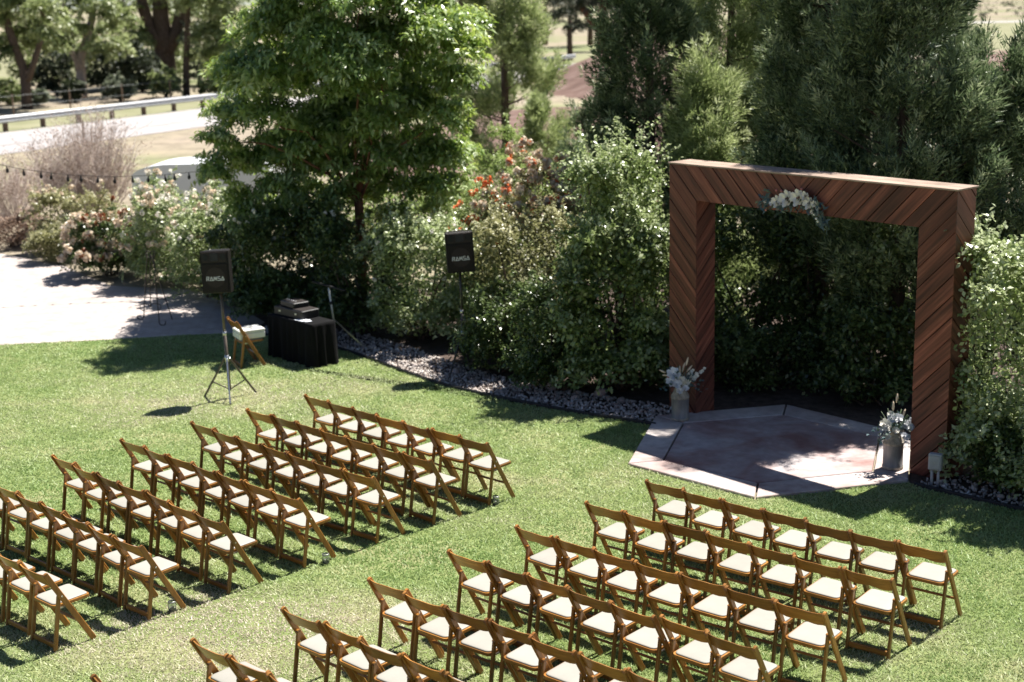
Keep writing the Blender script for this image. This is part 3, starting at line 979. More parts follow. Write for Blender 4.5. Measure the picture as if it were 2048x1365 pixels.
# ------------------------------------------------------------------ loudspeakers on tripod stands
def strokes(mb, segs, z, w):
    for a, b in segs:
        a, b = Vector((a[0], 0, a[1])), Vector((b[0], 0, b[1]))
        mb.bar(a, b, .004, w, (b - a).cross(Vector((0, 1, 0))))
LET = {'R': [((0, 0), (.1, 1)), ((.1, .97), (.72, .97)), ((.72, 1), (.7, .5)), ((.7, .5), (.05, .5)), ((.3, .5), (.75, 0))],
       'A': [((0, 0), (.42, 1)), ((.42, 1), (.85, 0)), ((.1, .08), (.75, .08))],
       'M': [((0, 0), (.22, 1)), ((.22, 1), (.5, .2)), ((.5, .2), (.8, 1)), ((.8, 1), (.95, 0))],
       'S': [((.75, .97), (.1, .97)), ((.1, 1), (.06, .52)), ((.06, .52), (.72, .5)), ((.72, .5), (.74, .04)), ((.74, .04), (0, .04))]}

def loudspeaker(foot, top_px, yaw, lean, label, fins):
    o = empty('loudspeaker', foot)
    tag(o, label, 'loudspeaker', 'loudspeakers on stands')
    o.rotation_euler = (R(-5), lean, yaw)
    W_, D_, H_ = .43, .36, .63
    body = MB()
    # trapezoid cabinet, narrower at the back
    def ring(z, ins=0):
        return [(-W_ / 2 + ins, -D_ / 2 + ins, z), (W_ / 2 - ins, -D_ / 2 + ins, z), (W_ / 2 - .02 - ins, .02, z), (W_ / 2 - .09, D_ / 2 - ins, z), (-W_ / 2 + .09, D_ / 2 - ins, z), (-W_ / 2 + .02 + ins, .02, z)]
    lay = [ring(0, .012), ring(.012), ring(H_ - .012), ring(H_, .012)]
    vs = [p for l in lay for p in l]
    fs = [(5, 4, 3, 2, 1, 0), tuple(range(18, 24))] + [(l * 6 + k, l * 6 + (k + 1) % 6, (l + 1) * 6 + (k + 1) % 6, (l + 1) * 6 + k) for l in range(3) for k in range(6)]
    body.add(vs, fs).build('cabinet', M['spk_black'], o)
    fy_ = -D_ / 2
    gr = MB().box((0, fy_ - .006, .235), (W_ - .05, .012, .40), bev=.004).build('grille', M['spk_grille'], o)
    MB().tube([(0, fy_ - .013, .235), (0, fy_ - .0145, .235)], .15, n=28, smooth=False).build('cone_outline', M['baffle'], gr)
    # top baffle: horn between two round tweeters
    MB().box((0, fy_ - .005, .535), (W_ - .05, .010, .15), bev=.003).build('baffle', M['baffle'], o)
    mb = MB()
    mb.box((0, fy_ - .014, .585), (.12, .008, .016)); mb.box((0, fy_ - .014, .485), (.12, .008, .012))
    mb.box((-.056, fy_ - .014, .535), (.012, .008, .1)); mb.box((.056, fy_ - .014, .535), (.012, .008, .1))
    mb.box((0, fy_ - .0115, .535), (.10, .003, .085))
    mb.build('horn', M['case_black'], o)
    for s in (-1, 1):
        mb = MB()
        mb.tube([(s * .135, fy_ - .0105, .535), (s * .135, fy_ - .016, .535)], .048, n=20, smooth=False)
        mb.build('tweeter', M['rubber'], o)
    # printed name
    mb = MB()
    x = -.136
    sc_ = .06
    for ch in 'RAMSA':
        segs = [((x + a[0] * sc_ * .86, .19 + a[1] * sc_), (x + b[0] * sc_ * .86, .19 + b[1] * sc_)) for a, b in LET[ch]]
        strokes(mb, segs, 0, .0095)
        x += sc_ * (1.04 if ch == 'M' else .9)
    l = mb.build('name_lettering', M['logo'], o)
    l.location = (0, fy_ - .0165, 0)
    if fins:
        for k in range(8):
            z = .09 + k * .066
            m_ = MB().bar((W_ / 2 - .004, -D_ / 2 + .03, z), (W_ / 2 - .028, .06, z + .055), .02, .022, (1, 0, 0), bev=.003).build('side_rib', M['util_grey'] if False else M['spk_black'], o)
    else:
        MB().box((-W_ / 2 - .002, -.09, .33), (.012, .13, .05), bev=.004).build('side_handle', M['case_black'], o)
    MB().tube([(0, 0, -.02), (0, 0, .002)], .035, n=14).build('pole_socket', M['case_black'], o)
    return o

def speaker_stand(base, top, label, hub_z, leg_az, mat, steel_leg=False, spread=.42):
    t = empty('speaker_stand', base)
    tag(t, label, 'speaker stand', 'loudspeaker stands')
    tp = Vector(top) - Vector(base)
    ax = tp.normalized()
    MB().tube([ax * .12, ax * (tp.length * .62)], .025, n=12).build('lower_pole', mat, t)
    MB().tube([ax * (tp.length * .6), tp], .02, n=12).build('upper_pole', mat, t)
    MB().tube([ax * (tp.length * .60), ax * (tp.length * .635)], .03, n=12).build('collar', M['steel'], t)
    hub = ax * hub_z
    mb = MB().tube([hub - ax * .05, hub + ax * .05], .032, n=12)
    mb.tube([hub, hub + Vector((.06, -.02, .0))], .012, n=8)
    mb.build('hub', M['steel'], t)
    for i, az in enumerate(leg_az):
        d = Vector((math.sin(az), math.cos(az), 0))
        foot = d * spread + Vector((0, 0, .015))
        a = hub + d * .035
        l = MB().bar(a, foot, .022, .03, (0, 0, 1), bev=.004).build('leg', M['steel'] if (steel_leg and i == 0) else mat, t)
        MB().box(foot, (.035, .035, .028), bev=.008).build('rubber_foot', M['rubber'], l)
        mid_ = a.lerp(foot, .62)
        MB().bar(ax * .14 + d * .022, mid_, .012, .016, (0, 0, 1)).build('brace', mat if i else M['steel'], t)
    return t

# stand foot and pole-top points read from the photograph
for base_px, top_px, yaw, lean, hub, az, lab_s, lab_l, fins, mat, steel in (
        ((461, 796), (442, 586), R(-7), R(-2.5), .62, (R(170), R(-75), R(55)), 'bronze tripod speaker stand standing on the lawn with one bright leg',
         'black loudspeaker with white lettering beside the white case chair', False, 'stand_brown', True),
        ((930, 748), (920, 545), R(12), R(-2), .66, (R(-145), R(105), R(10)), 'dark tripod speaker stand straddling the gravel edge in front of the hedge',
         'black ribbed loudspeaker with white lettering in front of the hedge', True, 'black_metal', False)):
    b = G(*base_px)
    tp = AT(top_px[0], top_px[1], b.y - .02)
    speaker_stand(b, tp, lab_s, hub, az, M[mat], steel)
    loudspeaker(tp + Vector((0, 0, .012)), None, yaw, lean, lab_l, fins)

# ------------------------------------------------------------------ black-draped table with equipment
tn, tl = G(628, 737), G(541, 711)
tdir = (tn - tl); tlen = tdir.length; tdir.normalize()
trz = math.atan2(tdir.y, tdir.x)
TW, TD, TZ = tlen, .46, .72
tc_ = tl + tdir * (tlen / 2) + Vector((-tdir.y, tdir.x, 0)) * (TD / 2)
table = empty('folding_table', tc_, trz)
tag(table, 'small table draped to the ground in black cloth beside the gravel', 'table')
MB().box((0, 0, TZ - .02), (TW - .04, TD - .04, .03), bev=.004).build('table_top', M['case_black'], table)
for sx in (-1, 1):
    for sy in (-1, 1):
        MB().tube([(sx * (TW / 2 - .09), sy * (TD / 2 - .09), 0), (sx * (TW / 2 - .09), sy * (TD / 2 - .09), TZ - .035)], .014, n=8).build('leg', M['black_metal'], table)
mb = MB()
nper = 120
def drape(t, out):
    per = 2 * (TW + TD)
    s = t * per
    if s < TW: p = (-TW / 2 + s, -TD / 2, 0, -1)
    elif s < TW + TD: p = (TW / 2, -TD / 2 + s - TW, 1, 0)
    elif s < 2 * TW + TD: p = (TW / 2 - (s - TW - TD), TD / 2, 0, 1)
    else: p = (-TW / 2, TD / 2 - (s - 2 * TW - TD), -1, 0)
    return (p[0] + p[2] * out, p[1] + p[3] * out)
vs, fs = [], []
for k, (z, amp, off) in enumerate(((TZ + .003, 0, -.01), (TZ, 0, 0), (TZ - .05, .004, .004), (TZ * .6, .014, .015), (TZ * .25, .024, .025), (.012, .032, .035))):
    for i in range(nper):
        t = i / nper
        w_ = math.sin(t * 2 * PI * 19 + 1.3 * math.sin(t * 2 * PI * 5)) * amp + math.sin(t * 2 * PI * 7) * amp * .6
        x, y = drape(t, off + w_)
        vs.append((x, y, z))
for k in range(5):
    for i in range(nper):
        fs.append((k * nper + i, (k + 1) * nper + i, (k + 1) * nper + (i + 1) % nper, k * nper + (i + 1) % nper))
fs.append(tuple(range(nper)))
mb.add(vs, fs, True)
cl = mb.build('tablecloth', M['cloth'])
cl.location = tc_; cl.rotation_euler = (0, 0, trz)
tag(cl, 'black floor-length cloth covering the small table', 'tablecloth')
tmat = Matrix.Translation(tc_) @ Matrix.Rotation(trz, 4, 'Z')
def on_table(name, x, y, z, rz, label, cat):
    e = empty(name, tmat @ Vector((x, y, z)), trz + rz)
    return tag(e, label, cat)
e = on_table('equipment_case', -.17, .03, TZ + .004, R(3), 'wide black equipment case lying on the draped table', 'case')
MB().box((0, 0, .07), (.78, .36, .14), bev=.012).build('case_body', M['case_black'], e)
MB().box((0, 0, .1435), (.74, .32, .006), bev=.002).build('control_panel', M['spk_grille'], e)
for k in (-.22, .22):
    MB().box((k, -.183, .075), (.05, .008, .03), bev=.002).build('latch', M['steel'], e)
e2 = on_table('mixer_case', -.24, .05, TZ + .004 + .147, R(-4), 'small black case stacked on the wide equipment case', 'case')
MB().box((0, 0, .045), (.44, .30, .09), bev=.012).build('case_body', M['case_black'], e2)
MB().box((0, 0, .092), (.36, .24, .006), bev=.002).build('control_panel', M['spk_grille'], e2)
for k in range(5):
    MB().tube([(-.14 + k * .07, -.06, .094), (-.14 + k * .07, -.06, .108)], .012, n=10).build('knob', M['util_grey'], e2)
pp = MB()
pp.box((0, 0, .002), (.21, .15, .003), Matrix.Rotation(R(8), 3, 'Z'))
pp.box((.14, .02, .006), (.15, .11, .003), Matrix.Rotation(R(-18), 3, 'Z'))
p_ = pp.build('paper', M['paper'])
p_.location = tmat @ Vector((.22, -.13, TZ + .004)); p_.rotation_euler = (0, 0, trz)
tag(p_, 'pale sheets of paper lying on the black tablecloth', 'paper')

# chair holding a white case
cp = G(487, 735)
place_chair(Vector((cp.x - .12, cp.y + .1, 0)), R(-62), 'wooden folding chair holding a white case beside the draped table', 'folding chairs set out in rows on the lawn', tone=.95)
chm = Matrix.Translation((cp.x - .12, cp.y + .1, 0)) @ Matrix.Rotation(R(-62), 4, 'Z')
wc = empty('white_case', chm @ Vector((0, .235, .464)), R(-62))
tag(wc, 'white hard case resting on the seat of the single folding chair', 'case')
MB().box((0, 0, .05), (.36, .44, .10), bev=.012).build('case_base', M['white_case'], wc)
MB().box((0, 0, .128), (.362, .442, .052), bev=.012).build('case_lid', M['white_case'], wc)
MB().box((0, .224, .098), (.04, .01, .035), bev=.002).build('latch', M['brass'], wc)
MB().tube([(-.06, .222, .06), (-.06, .245, .055), (.06, .245, .055), (.06, .222, .06)], .007, n=6).build('handle', M['util_grey'], wc)

# silver light stand with a dark crossbar
sb = G(676, 700)
t = empty('light_stand', sb)
tag(t, 'silver tripod stand with a dark crossbar behind the draped table', 'stand')
tp = AT(657, 573, sb.y) - sb
hub = tp * .47
MB().tube([tp * .12, tp * .5], .017, n=10).build('lower_pole', M['black_metal'], t)
MB().tube([tp * .46, tp * .98], .0175, n=10).build('upper_pole', M['white_case'], t)
MB().tube([tp * .72, tp * .765], .026, n=10).build('collar', M['black_metal'], t)
for az in (R(190), R(95), R(-20)):
    d = Vector((math.sin(az), math.cos(az), 0))
    MB().bar(hub + d * .02, d * .48 + Vector((0, 0, .02)), .016, .022, (0, 0, 1)).build('leg', M['steel'], t)
    MB().bar(tp * .14 + d * .01, d * .3 + Vector((0, 0, .02 + hub.z * .36)), .01, .014, (0, 0, 1)).build('brace', M['black_metal'], t)
MB().bar(tp + Vector((-.28, .1, .07)), tp + Vector((.3, -.12, -.06)), .07, .025, (0, 0, 1), bev=.004).build('crossbar', M['case_black'], t)

# ------------------------------------------------------------------ wrought-iron easel on the path
eb = (G(285, 648) + G(322, 664)) / 2
ez = empty('iron_easel', eb)
tag(ez, 'wrought iron easel with scrolled feet standing on the paved path', 'easel')
fl, fr = G(288, 640) - eb, G(319, 652) - eb
et = AT(300, 500, eb.y) - eb
def scroll(c, r0, turns, sx, n=14):
    return [Vector(c) + Vector((sx * math.cos(a) * r0 * (1 - .55 * k / n), 0, math.sin(a) * r0 * (1 - .55 * k / n))) for k in range(n + 1) for a in [PI / 2 + turns * 2 * PI * k / n - PI]]
for f_, sx in ((fl, -1), (fr, 1)):
    topp = et + Vector((sx * .055, 0, -.06))
    foot = Vector((f_.x, f_.y, .06))
    pts = [topp, topp.lerp(foot, .5), foot]
    c = foot + Vector((sx * .06, 0, 0))
    pts += [c + Vector((-sx * .06 * math.cos(a), 0, -.06 * math.sin(a) * .9)) for a in [k * PI / 6 for k in range(1, 8)]]
    MB().tube(pts, .0095, n=7).build('front_leg', M['iron'], ez)
MB().tube([et + Vector((.0, .02, -.1)), Vector((.25, .62, .01))], .009, n=7).build('rear_leg', M['iron'], ez)
MB().tube([et + Vector((0, -.01, -.06)), (fl + fr) / 2 + Vector((0, 0, .3))], .0085, n=7).build('centre_bar', M['iron'], ez)
k_ = (fl + fr) / 2
MB().tube([fl.lerp(et, .35) + Vector((-.16, 0, 0)), fr.lerp(et, .35) + Vector((.16, 0, 0))], .009, n=6).build('ledge', M['iron'], ez)
for sx in (-1, 1):
    pts = [Vector((k_.x + sx * (.0 + .10 * (1 - math.cos(a))), k_.y, .3 + .07 * math.sin(a))) for a in [i * PI / 6 for i in range(0, 10)]]
    MB().tube(pts, .007, n=6).build('scroll', M['iron'], ez)
    pts = [et + Vector((sx * .045 * (1 - math.cos(a)), 0, -.08 + .06 * math.sin(a))) for a in [i * PI / 6 for i in range(0, 11)]]
    MB().tube(pts, .009, n=6).build('scroll', M['iron'], ez)

# ------------------------------------------------------------------ milk cans with flowers
def bloom_mesh(seed, npet, open_=.6):
    r = random.Random(seed)
    mb = MB()
    for ring, (cnt, rad, lift, size) in enumerate(((7, .8, .0, .62), (6, .55, .18, .52), (5, .3, .3, .42), (4, .14, .36, .32))):
        for k in range(cnt):
            a = 2 * PI * (k + ring * .37) / cnt + r.uniform(-.2, .2)
            c = Vector((math.cos(a) * rad * open_, math.sin(a) * rad * open_, lift))
            out = Vector((math.cos(a), math.sin(a), 0))
            up = (Vector((0, 0, 1)) + out * (.9 - ring * .25)).normalized()
            sd_ = Vector((-math.sin(a), math.cos(a), 0))
            s = size * r.uniform(.85, 1.1)
            vs = [c - up * s * .3, c + sd_ * s * .55 - out * .05, c + sd_ * s * .45 + up * s * .6 + out * .1, c + up * s * .75 + out * .22, c - sd_ * s * .45 + up * s * .6 + out * .1, c - sd_ * s * .55 - out * .05, c + up * s * .2 + out * .12]
            fs = [(0, 1, 6), (1, 2, 6), (2, 3, 6), (3, 4, 6), (4, 5, 6), (5, 0, 6)]
            mb.add(vs, fs, True)
    return mb.mesh('bloom')
BLOOM = [bloom_mesh(k, 6) for k in range(3)]
BLOOM_COOL = [b.copy() for b in BLOOM]
for b in BLOOM: b.materials.append(M['petal'])
for b in BLOOM_COOL: b.materials.append(M['petal_cool'])

def leaf_arrays(pos, nrm, axis, L, W, fold=.12):
    axis = axis / np.linalg.norm(axis, axis=1)[:, None]
    nrm = nrm - axis * (nrm * axis).sum(1)[:, None]
    nrm /= np.maximum(np.linalg.norm(nrm, axis=1)[:, None], 1e-6)
    side = np.cross(nrm, axis)
    L, W = L[:, None], W[:, None]
    v = np.stack([pos - axis * L * .5, pos + side * W * .5 + nrm * W * fold - axis * L * .05, pos + axis * L * .5 - nrm * L * .06, pos - side * W * .5 + nrm * W * fold - axis * L * .05], 1)
    q = np.arange(len(pos) * 4).reshape(-1, 4)
    return v.reshape(-1, 3), q

def leaf_object(name, parent, mat, pos, nrm, axis, L, W, tint, fold=.12, stuff=True):
    v, q = leaf_arrays(pos, nrm, axis, L, W, fold)
    o = link_mesh(name, np_mesh(name, v, q, tint=tint), mat, parent)
    if stuff: o['kind'] = 'stuff'
    return o

def unit(rng, n):
    v = rng.normal(size=(n, 3))
    return v / np.linalg.norm(v, axis=1)[:, None]

def put_bloom(parent, p, d, s, cool, k):
    o = link_mesh('bloom', (BLOOM_COOL if cool else BLOOM)[k % 3], None, parent)
    s *= 1.22
    o.location = p; o.scale = (s, s, s)
    o.rotation_euler = Vector(d).to_track_quat('Z', 'Y').to_euler()
    return o

def milk_can(p, label):
    t = empty('milk_can', p)
    t.scale = (.76, .76, .78)
    tag(t, label, 'milk can', 'milk cans beside the arch')
    MB().lathe([(0, .004), (.155, .004), (.165, .012), (.165, .05), (.160, .055), (.160, .40), (.163, .405)], 32).build('body', M['can_zinc'], t)
    MB().lathe([(.1632, .40), (.168, .405), (.168, .445), (.1625, .45)], 32).build('hoop', M['can_paint'], t)
    MB().lathe([(.1662, .006), (.169, .012), (.169, .045), (.166, .05)], 32).build('base_band', M['can_paint'], t)
    MB().lathe([(.162, .448), (.155, .47), (.125, .525), (.104, .555), (.098, .57), (.098, .625), (.114, .64), (.118, .648), (.112, .65), (.094, .632), (.09, .57)], 32).build('shoulder', M['can_paint'], t)
    for s in (-1, 1):
        MB().tube([(s * .10, 0, .60), (s * .155, 0, .605), (s * .185, 0, .57), (s * .182, 0, .51), (s * .148, 0, .485)], .009, n=8).build('handle', M['iron'], t)
    return t

def bouquet(p, seed, label):
    t = empty('flower_arrangement', p)
    tag(t, label, 'flowers', 'flower arrangements in milk cans')
    r = random.Random(seed)
    rng = np.random.default_rng(seed)
    # blue-green eucalyptus sprays
    P, A, Nn = [], [], []
    for k in range(20):
        az = r.uniform(0, 2 * PI); el = r.uniform(.05, 1.2)
        d = Vector((math.cos(az) * math.cos(el), math.sin(az) * math.cos(el), math.sin(el)))
        L = r.uniform(.22, .40)
        for j in range(8):
            q = Vector((0, 0, -.02)) + d * (L * (.25 + .75 * j / 7)) + Vector((0, 0, -.10 * (j / 7) ** 2))
            P.append(q + Vector((r.uniform(-.025, .025), r.uniform(-.025, .025), r.uniform(-.02, .02))))
            A.append(d + Vector((r.uniform(-.8, .8), r.uniform(-.8, .8), r.uniform(-.5, .5))))
            Nn.append(Vector((r.uniform(-.6, .6), r.uniform(-.9, .3), r.uniform(.1, 1))))
    P, A, Nn = np.array(P), np.array(A), np.array(Nn)
    n = len(P)
    leaf_object('foliage', t, M['euca'], P, Nn, A, rng.uniform(.045, .07, n), rng.uniform(.03, .045, n), rng.random(n))
    mb = MB()
    for k in range(14):
        az = r.uniform(0, 2 * PI); el = r.uniform(.5, 1.4)
        d = Vector((math.cos(az) * math.cos(el), math.sin(az) * math.cos(el), math.sin(el))) * .26
        mb.tube([(0, 0, -.16), (d.x * .2, d.y * .2, 0), d], .004, n=5)
    mb.build('stems', M['stem_green'], t)
    return t, r

c1, c2 = G(1361, 846), G(1787, 944)
milk_can(c1 + Vector((0, 0.05, .033)), 'galvanised milk can with worn cream shoulder at the post beside the long gravel strip')
milk_can(c2 + Vector((0, 0.05, .035)), 'galvanised milk can with cream neck near the grey outlet box')
def spike(t, p, d, L, r_, k):
    d = Vector(d).normalized()
    pts = [Vector(p) + d * (L * i / 4) for i in range(5)]
    MB().tube(pts, [r_ * .4, r_, r_ * 1.05, r_ * .8, r_ * .2], n=7).build('grass_head', M['tail_grass'], t)
def floret_spike(t, p, d, L, seed, cool):
    rr = random.Random(seed)
    d = Vector(d).normalized()
    for i in range(9):
        q = Vector(p) + d * (L * i / 8) + Vector((rr.uniform(-.03, .03), rr.uniform(-.03, .03), rr.uniform(-.03, .03))) * (1.1 - i / 10)
        put_bloom(t, q, (rr.uniform(-.6, .6), -1, rr.uniform(.2, .9)), .03 * (1.2 - i / 14), cool, i)
f1, r = bouquet(c1 + Vector((0, .05, .54)), 4, 'white flowers with tall grass heads in the milk can beside the gravel strip')
for q, s, cool in (((-.10, -.10, .17), .085, True), ((-.13, -.12, .07), .07, True), ((-.06, -.15, .04), .06, True), ((.0, -.12, .10), .05, False), ((-.02, -.13, -.06), .045, True), ((.06, -.14, -.02), .04, True)):
    put_bloom(f1, q, (q[0] * 2, -1, .8), s, cool, int(s * 1000))
floret_spike(f1, (.10, -.08, .03), (.65, 0, .62), .30, 3, False)
floret_spike(f1, (.05, -.05, .05), (.42, 0, .55), .2, 4, False)
for p, d, L in (((.02, 0, .16), (.3, 0, 1), .16), ((.08, 0, .26), (.25, 0, 1), .13), ((.09, -.02, .18), (.6, 0, .75), .12), ((.0, 0, .15), (-.05, 0, 1), .12), ((-.2, 0, .17), (-1, 0, .5), .1), ((-.16, 0, .13), (-1, 0, .1), .09)):
    spike(f1, p, d, L, .014, 0)
for q in ((-.17, -.05, .12), (-.14, -.06, .15), (.2, -.03, -.01)):
    o = MB().lathe([(0, -.018), (.016, -.008), (.018, .004), (.01, .016), (0, .02)], 8).build('bud', M['berry'], f1); o.location = q
f2, r = bouquet(c2 + Vector((0, .05, .54)), 9, 'white flowers with two grass heads in the milk can near the grey outlet box')
for q, s, cool in (((-.14, -.12, .10), .06, False), ((-.13, -.14, .06), .05, False), ((-.04, -.08, .16), .065, True), ((-.06, -.06, .2), .04, False), ((.03, -.08, .16), .05, True), ((-.02, -.15, .02), .04, False), ((-.12, -.15, -.05), .04, False), ((.09, -.14, -.05), .04, True)):
    put_bloom(f2, q, (q[0] * 2, -1, .8), s, cool, int(s * 1000))
floret_spike(f2, (.12, -.08, .02), (.75, 0, .6), .30, 5, True)
floret_spike(f2, (.10, -.06, .05), (.6, 0, .45), .2, 6, True)
for p, d, L in (((-.02, 0, .22), (0, 0, 1), .13), ((.02, 0, .33), (.05, 0, 1), .12), ((.1, 0, .14), (.3, 0, 1), .11)):
    spike(f2, p, d, L, .014, 0)

# flower spray on the arch beam
gl = empty('flower_garland', arch_mat @ Vector((2.2, -.02, 3.15)), -TH)
gl.scale = (.84, .9, .84)
tag(gl, 'spray of cream roses and trailing blue-green leaves fixed to the arch beam', 'garland')
for x, z, s, cool in ((-.38, .00, .04, True), (-.27, .03, .085, False), (-.19, .05, .06, True), (-.08, .09, .115, False), (.13, .12, .115, False), (.26, .16, .065, False), (.33, .06, .085, False), (.43, .06, .045, False), (-.5, .02, .03, False), (.5, .0, .03, False), (.4, -.06, .03, False)):
    put_bloom(gl, (x, -.06, z), (x * .2, -1, .25), s, cool, int(s * 1000))
rng = np.random.default_rng(8)
P, A = [], []
for k in range(240):
    u = rng.uniform(-1, 1)
    x = u * .62
    z = .03 + .05 * math.sin(u * 3) - .02
    if rng.random() < .45:
        tt = rng.random() ** .8
        x = .28 + .40 * tt; z = .03 - .29 * tt ** 1.3
    elif rng.random() < .3:
        x = -.45 - .2 * rng.random(); z = rng.uniform(-.1, .16)
    P.append((x + rng.normal(0, .04), -.03 - abs(rng.normal(0, .03)), z + rng.normal(0, .045)))
    A.append((rng.normal(.3 if x > 0 else -.5, .5), rng.normal(-.2, .3), rng.normal(-.6, .5)))
P, A = np.array(P), np.array(A)
n = len(P)
leaf_object('foliage', gl, M['euca'], P, np.stack([rng.normal(0, .4, n), -np.ones(n), rng.normal(.2, .4, n)], 1), A, rng.uniform(.07, .14, n), rng.uniform(.025, .04, n), rng.random(n))
mb = MB()
mb.tube([(-.62, -.02, .06), (-.3, -.03, .02), (0, -.03, .06), (.3, -.03, .03), (.52, -.03, -.1), (.66, -.02, -.26)], .008, n=6)
mb.build('stem', M['stem_green'], gl)
for k, (x, z) in enumerate(((.43, -.1), (.47, -.16), (.5, -.2), (.18, .26), (-.3, .2), (-.2, .2), (-.5, -.12))):
    o = MB().lathe([(0, -.02), (.018, -.008), (.02, .004), (.01, .018), (0, .022)], 8).build('bud', M['petal'] if k < 3 else M['berry'], gl); o.location = (x, -.05, z)

# ------------------------------------------------------------------ grey outlet box
ub = G(1869, 973)
t = empty('outlet_box', ub, R(-30))
tag(t, 'grey weatherproof outlet box on two conduit legs in the gravel', 'outlet box')
MB().box((0, 0, .31), (.155, .09, .2), bev=.008).build('box', M['util_grey'], t)
MB().box((0, -.049, .31), (.13, .012, .165), bev=.005).build('cover', M['util_grey'], t)
for s in (-1, 1):
    MB().tube([(s * .038, 0, -.02), (s * .038, 0, .215)], .017, n=10).build('conduit', M['util_grey'], t)
MB().tube([(0, -.056, .31), (0, -.061, .31)], .008, n=8).build('screw', M['steel'], t)

# ------------------------------------------------------------------ plants
def lobe_leaves(rng, lobes, n_total, per_cluster, spread, bias=.62, up=.5, droop=.0):
    """leaves in layered clumps: lobes (x, y, z, rx, rz) carry sub-clumps, and each sub-clump carries leaves on its upper side"""
    lobes = np.array(lobes, float)
    wts = lobes[:, 3] ** 2
    wts /= wts.sum()
    per = 46
    nc = max(1, n_total // per)
    li = rng.choice(len(lobes), nc, p=wts)
    d = unit(rng, nc)
    d[:, 2] = np.where(d[:, 2] < -.25, -d[:, 2], d[:, 2])
    rr = bias + (1.08 - bias) * rng.random(nc) ** .6
    cc = lobes[li, :3] + d * rr[:, None] * np.stack([lobes[li, 3], lobes[li, 3], lobes[li, 4]], 1)
    rs = spread * 1.75 * rng.uniform(.6, 1.4, nc)
    # each clump is a flattened tuft leaning outwards
    lean_ = d * .5 + np.array([0, 0, .8]) + rng.normal(0, .25, (nc, 3))
    lean_ /= np.linalg.norm(lean_, axis=1)[:, None]
    k = np.repeat(np.arange(nc), per)
    n = len(k)
    e = unit(rng, n)
    h_ = (e * lean_[k]).sum(1)
    e = e - lean_[k] * (h_ - np.abs(h_) * .9)[:, None]          # fold the tuft to its upper side
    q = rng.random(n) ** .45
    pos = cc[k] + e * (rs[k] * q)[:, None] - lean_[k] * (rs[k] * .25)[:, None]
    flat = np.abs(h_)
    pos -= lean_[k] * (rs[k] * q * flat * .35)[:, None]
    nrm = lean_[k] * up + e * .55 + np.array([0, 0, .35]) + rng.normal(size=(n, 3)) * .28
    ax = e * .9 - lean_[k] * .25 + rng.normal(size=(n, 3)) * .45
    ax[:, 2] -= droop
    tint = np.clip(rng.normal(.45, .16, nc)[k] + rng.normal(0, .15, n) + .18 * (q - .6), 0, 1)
    return pos, nrm, ax, tint, cc, d

def dome_lobes(rng, c, rx, ry, h, n, frac=.36, z0=.0, box=1.0):
    out = []
    for _ in range(n):
        d = unit(rng, 1)[0]
        d = np.sign(d) * np.abs(d) ** box
        z = d[2]
        s = rng.uniform(.58, .84)
        r = frac * min(rx, ry, h * .5) * rng.uniform(.8, 1.35)
        out.append((c[0] + d[0] * rx * s, c[1] + d[1] * ry * s, max(z0 + h * .5 + z * h * .5 * (s + .02), z0 + r * .6), r, r * rng.uniform(.8, 1.1)))
    return out

def stems_mesh(rng, base, targets, r0, mat, parent, name='branches', n=6, wob=.1):
    mb = MB()
    for t_ in targets:
        a = Vector(base) + Vector((rng.uniform(-.15, .15), rng.uniform(-.15, .15), 0))
        b = Vector(t_)
        m1 = a.lerp(b, .35) + Vector((rng.normal(0, wob), rng.normal(0, wob), wob))
        m2 = a.lerp(b, .7) + Vector((rng.normal(0, wob), rng.normal(0, wob), wob))
        mb.tube([a, m1, m2, b], [r0, r0 * .75, r0 * .5, r0 * .2], n=n)
    return mb.build(name, mat, parent)

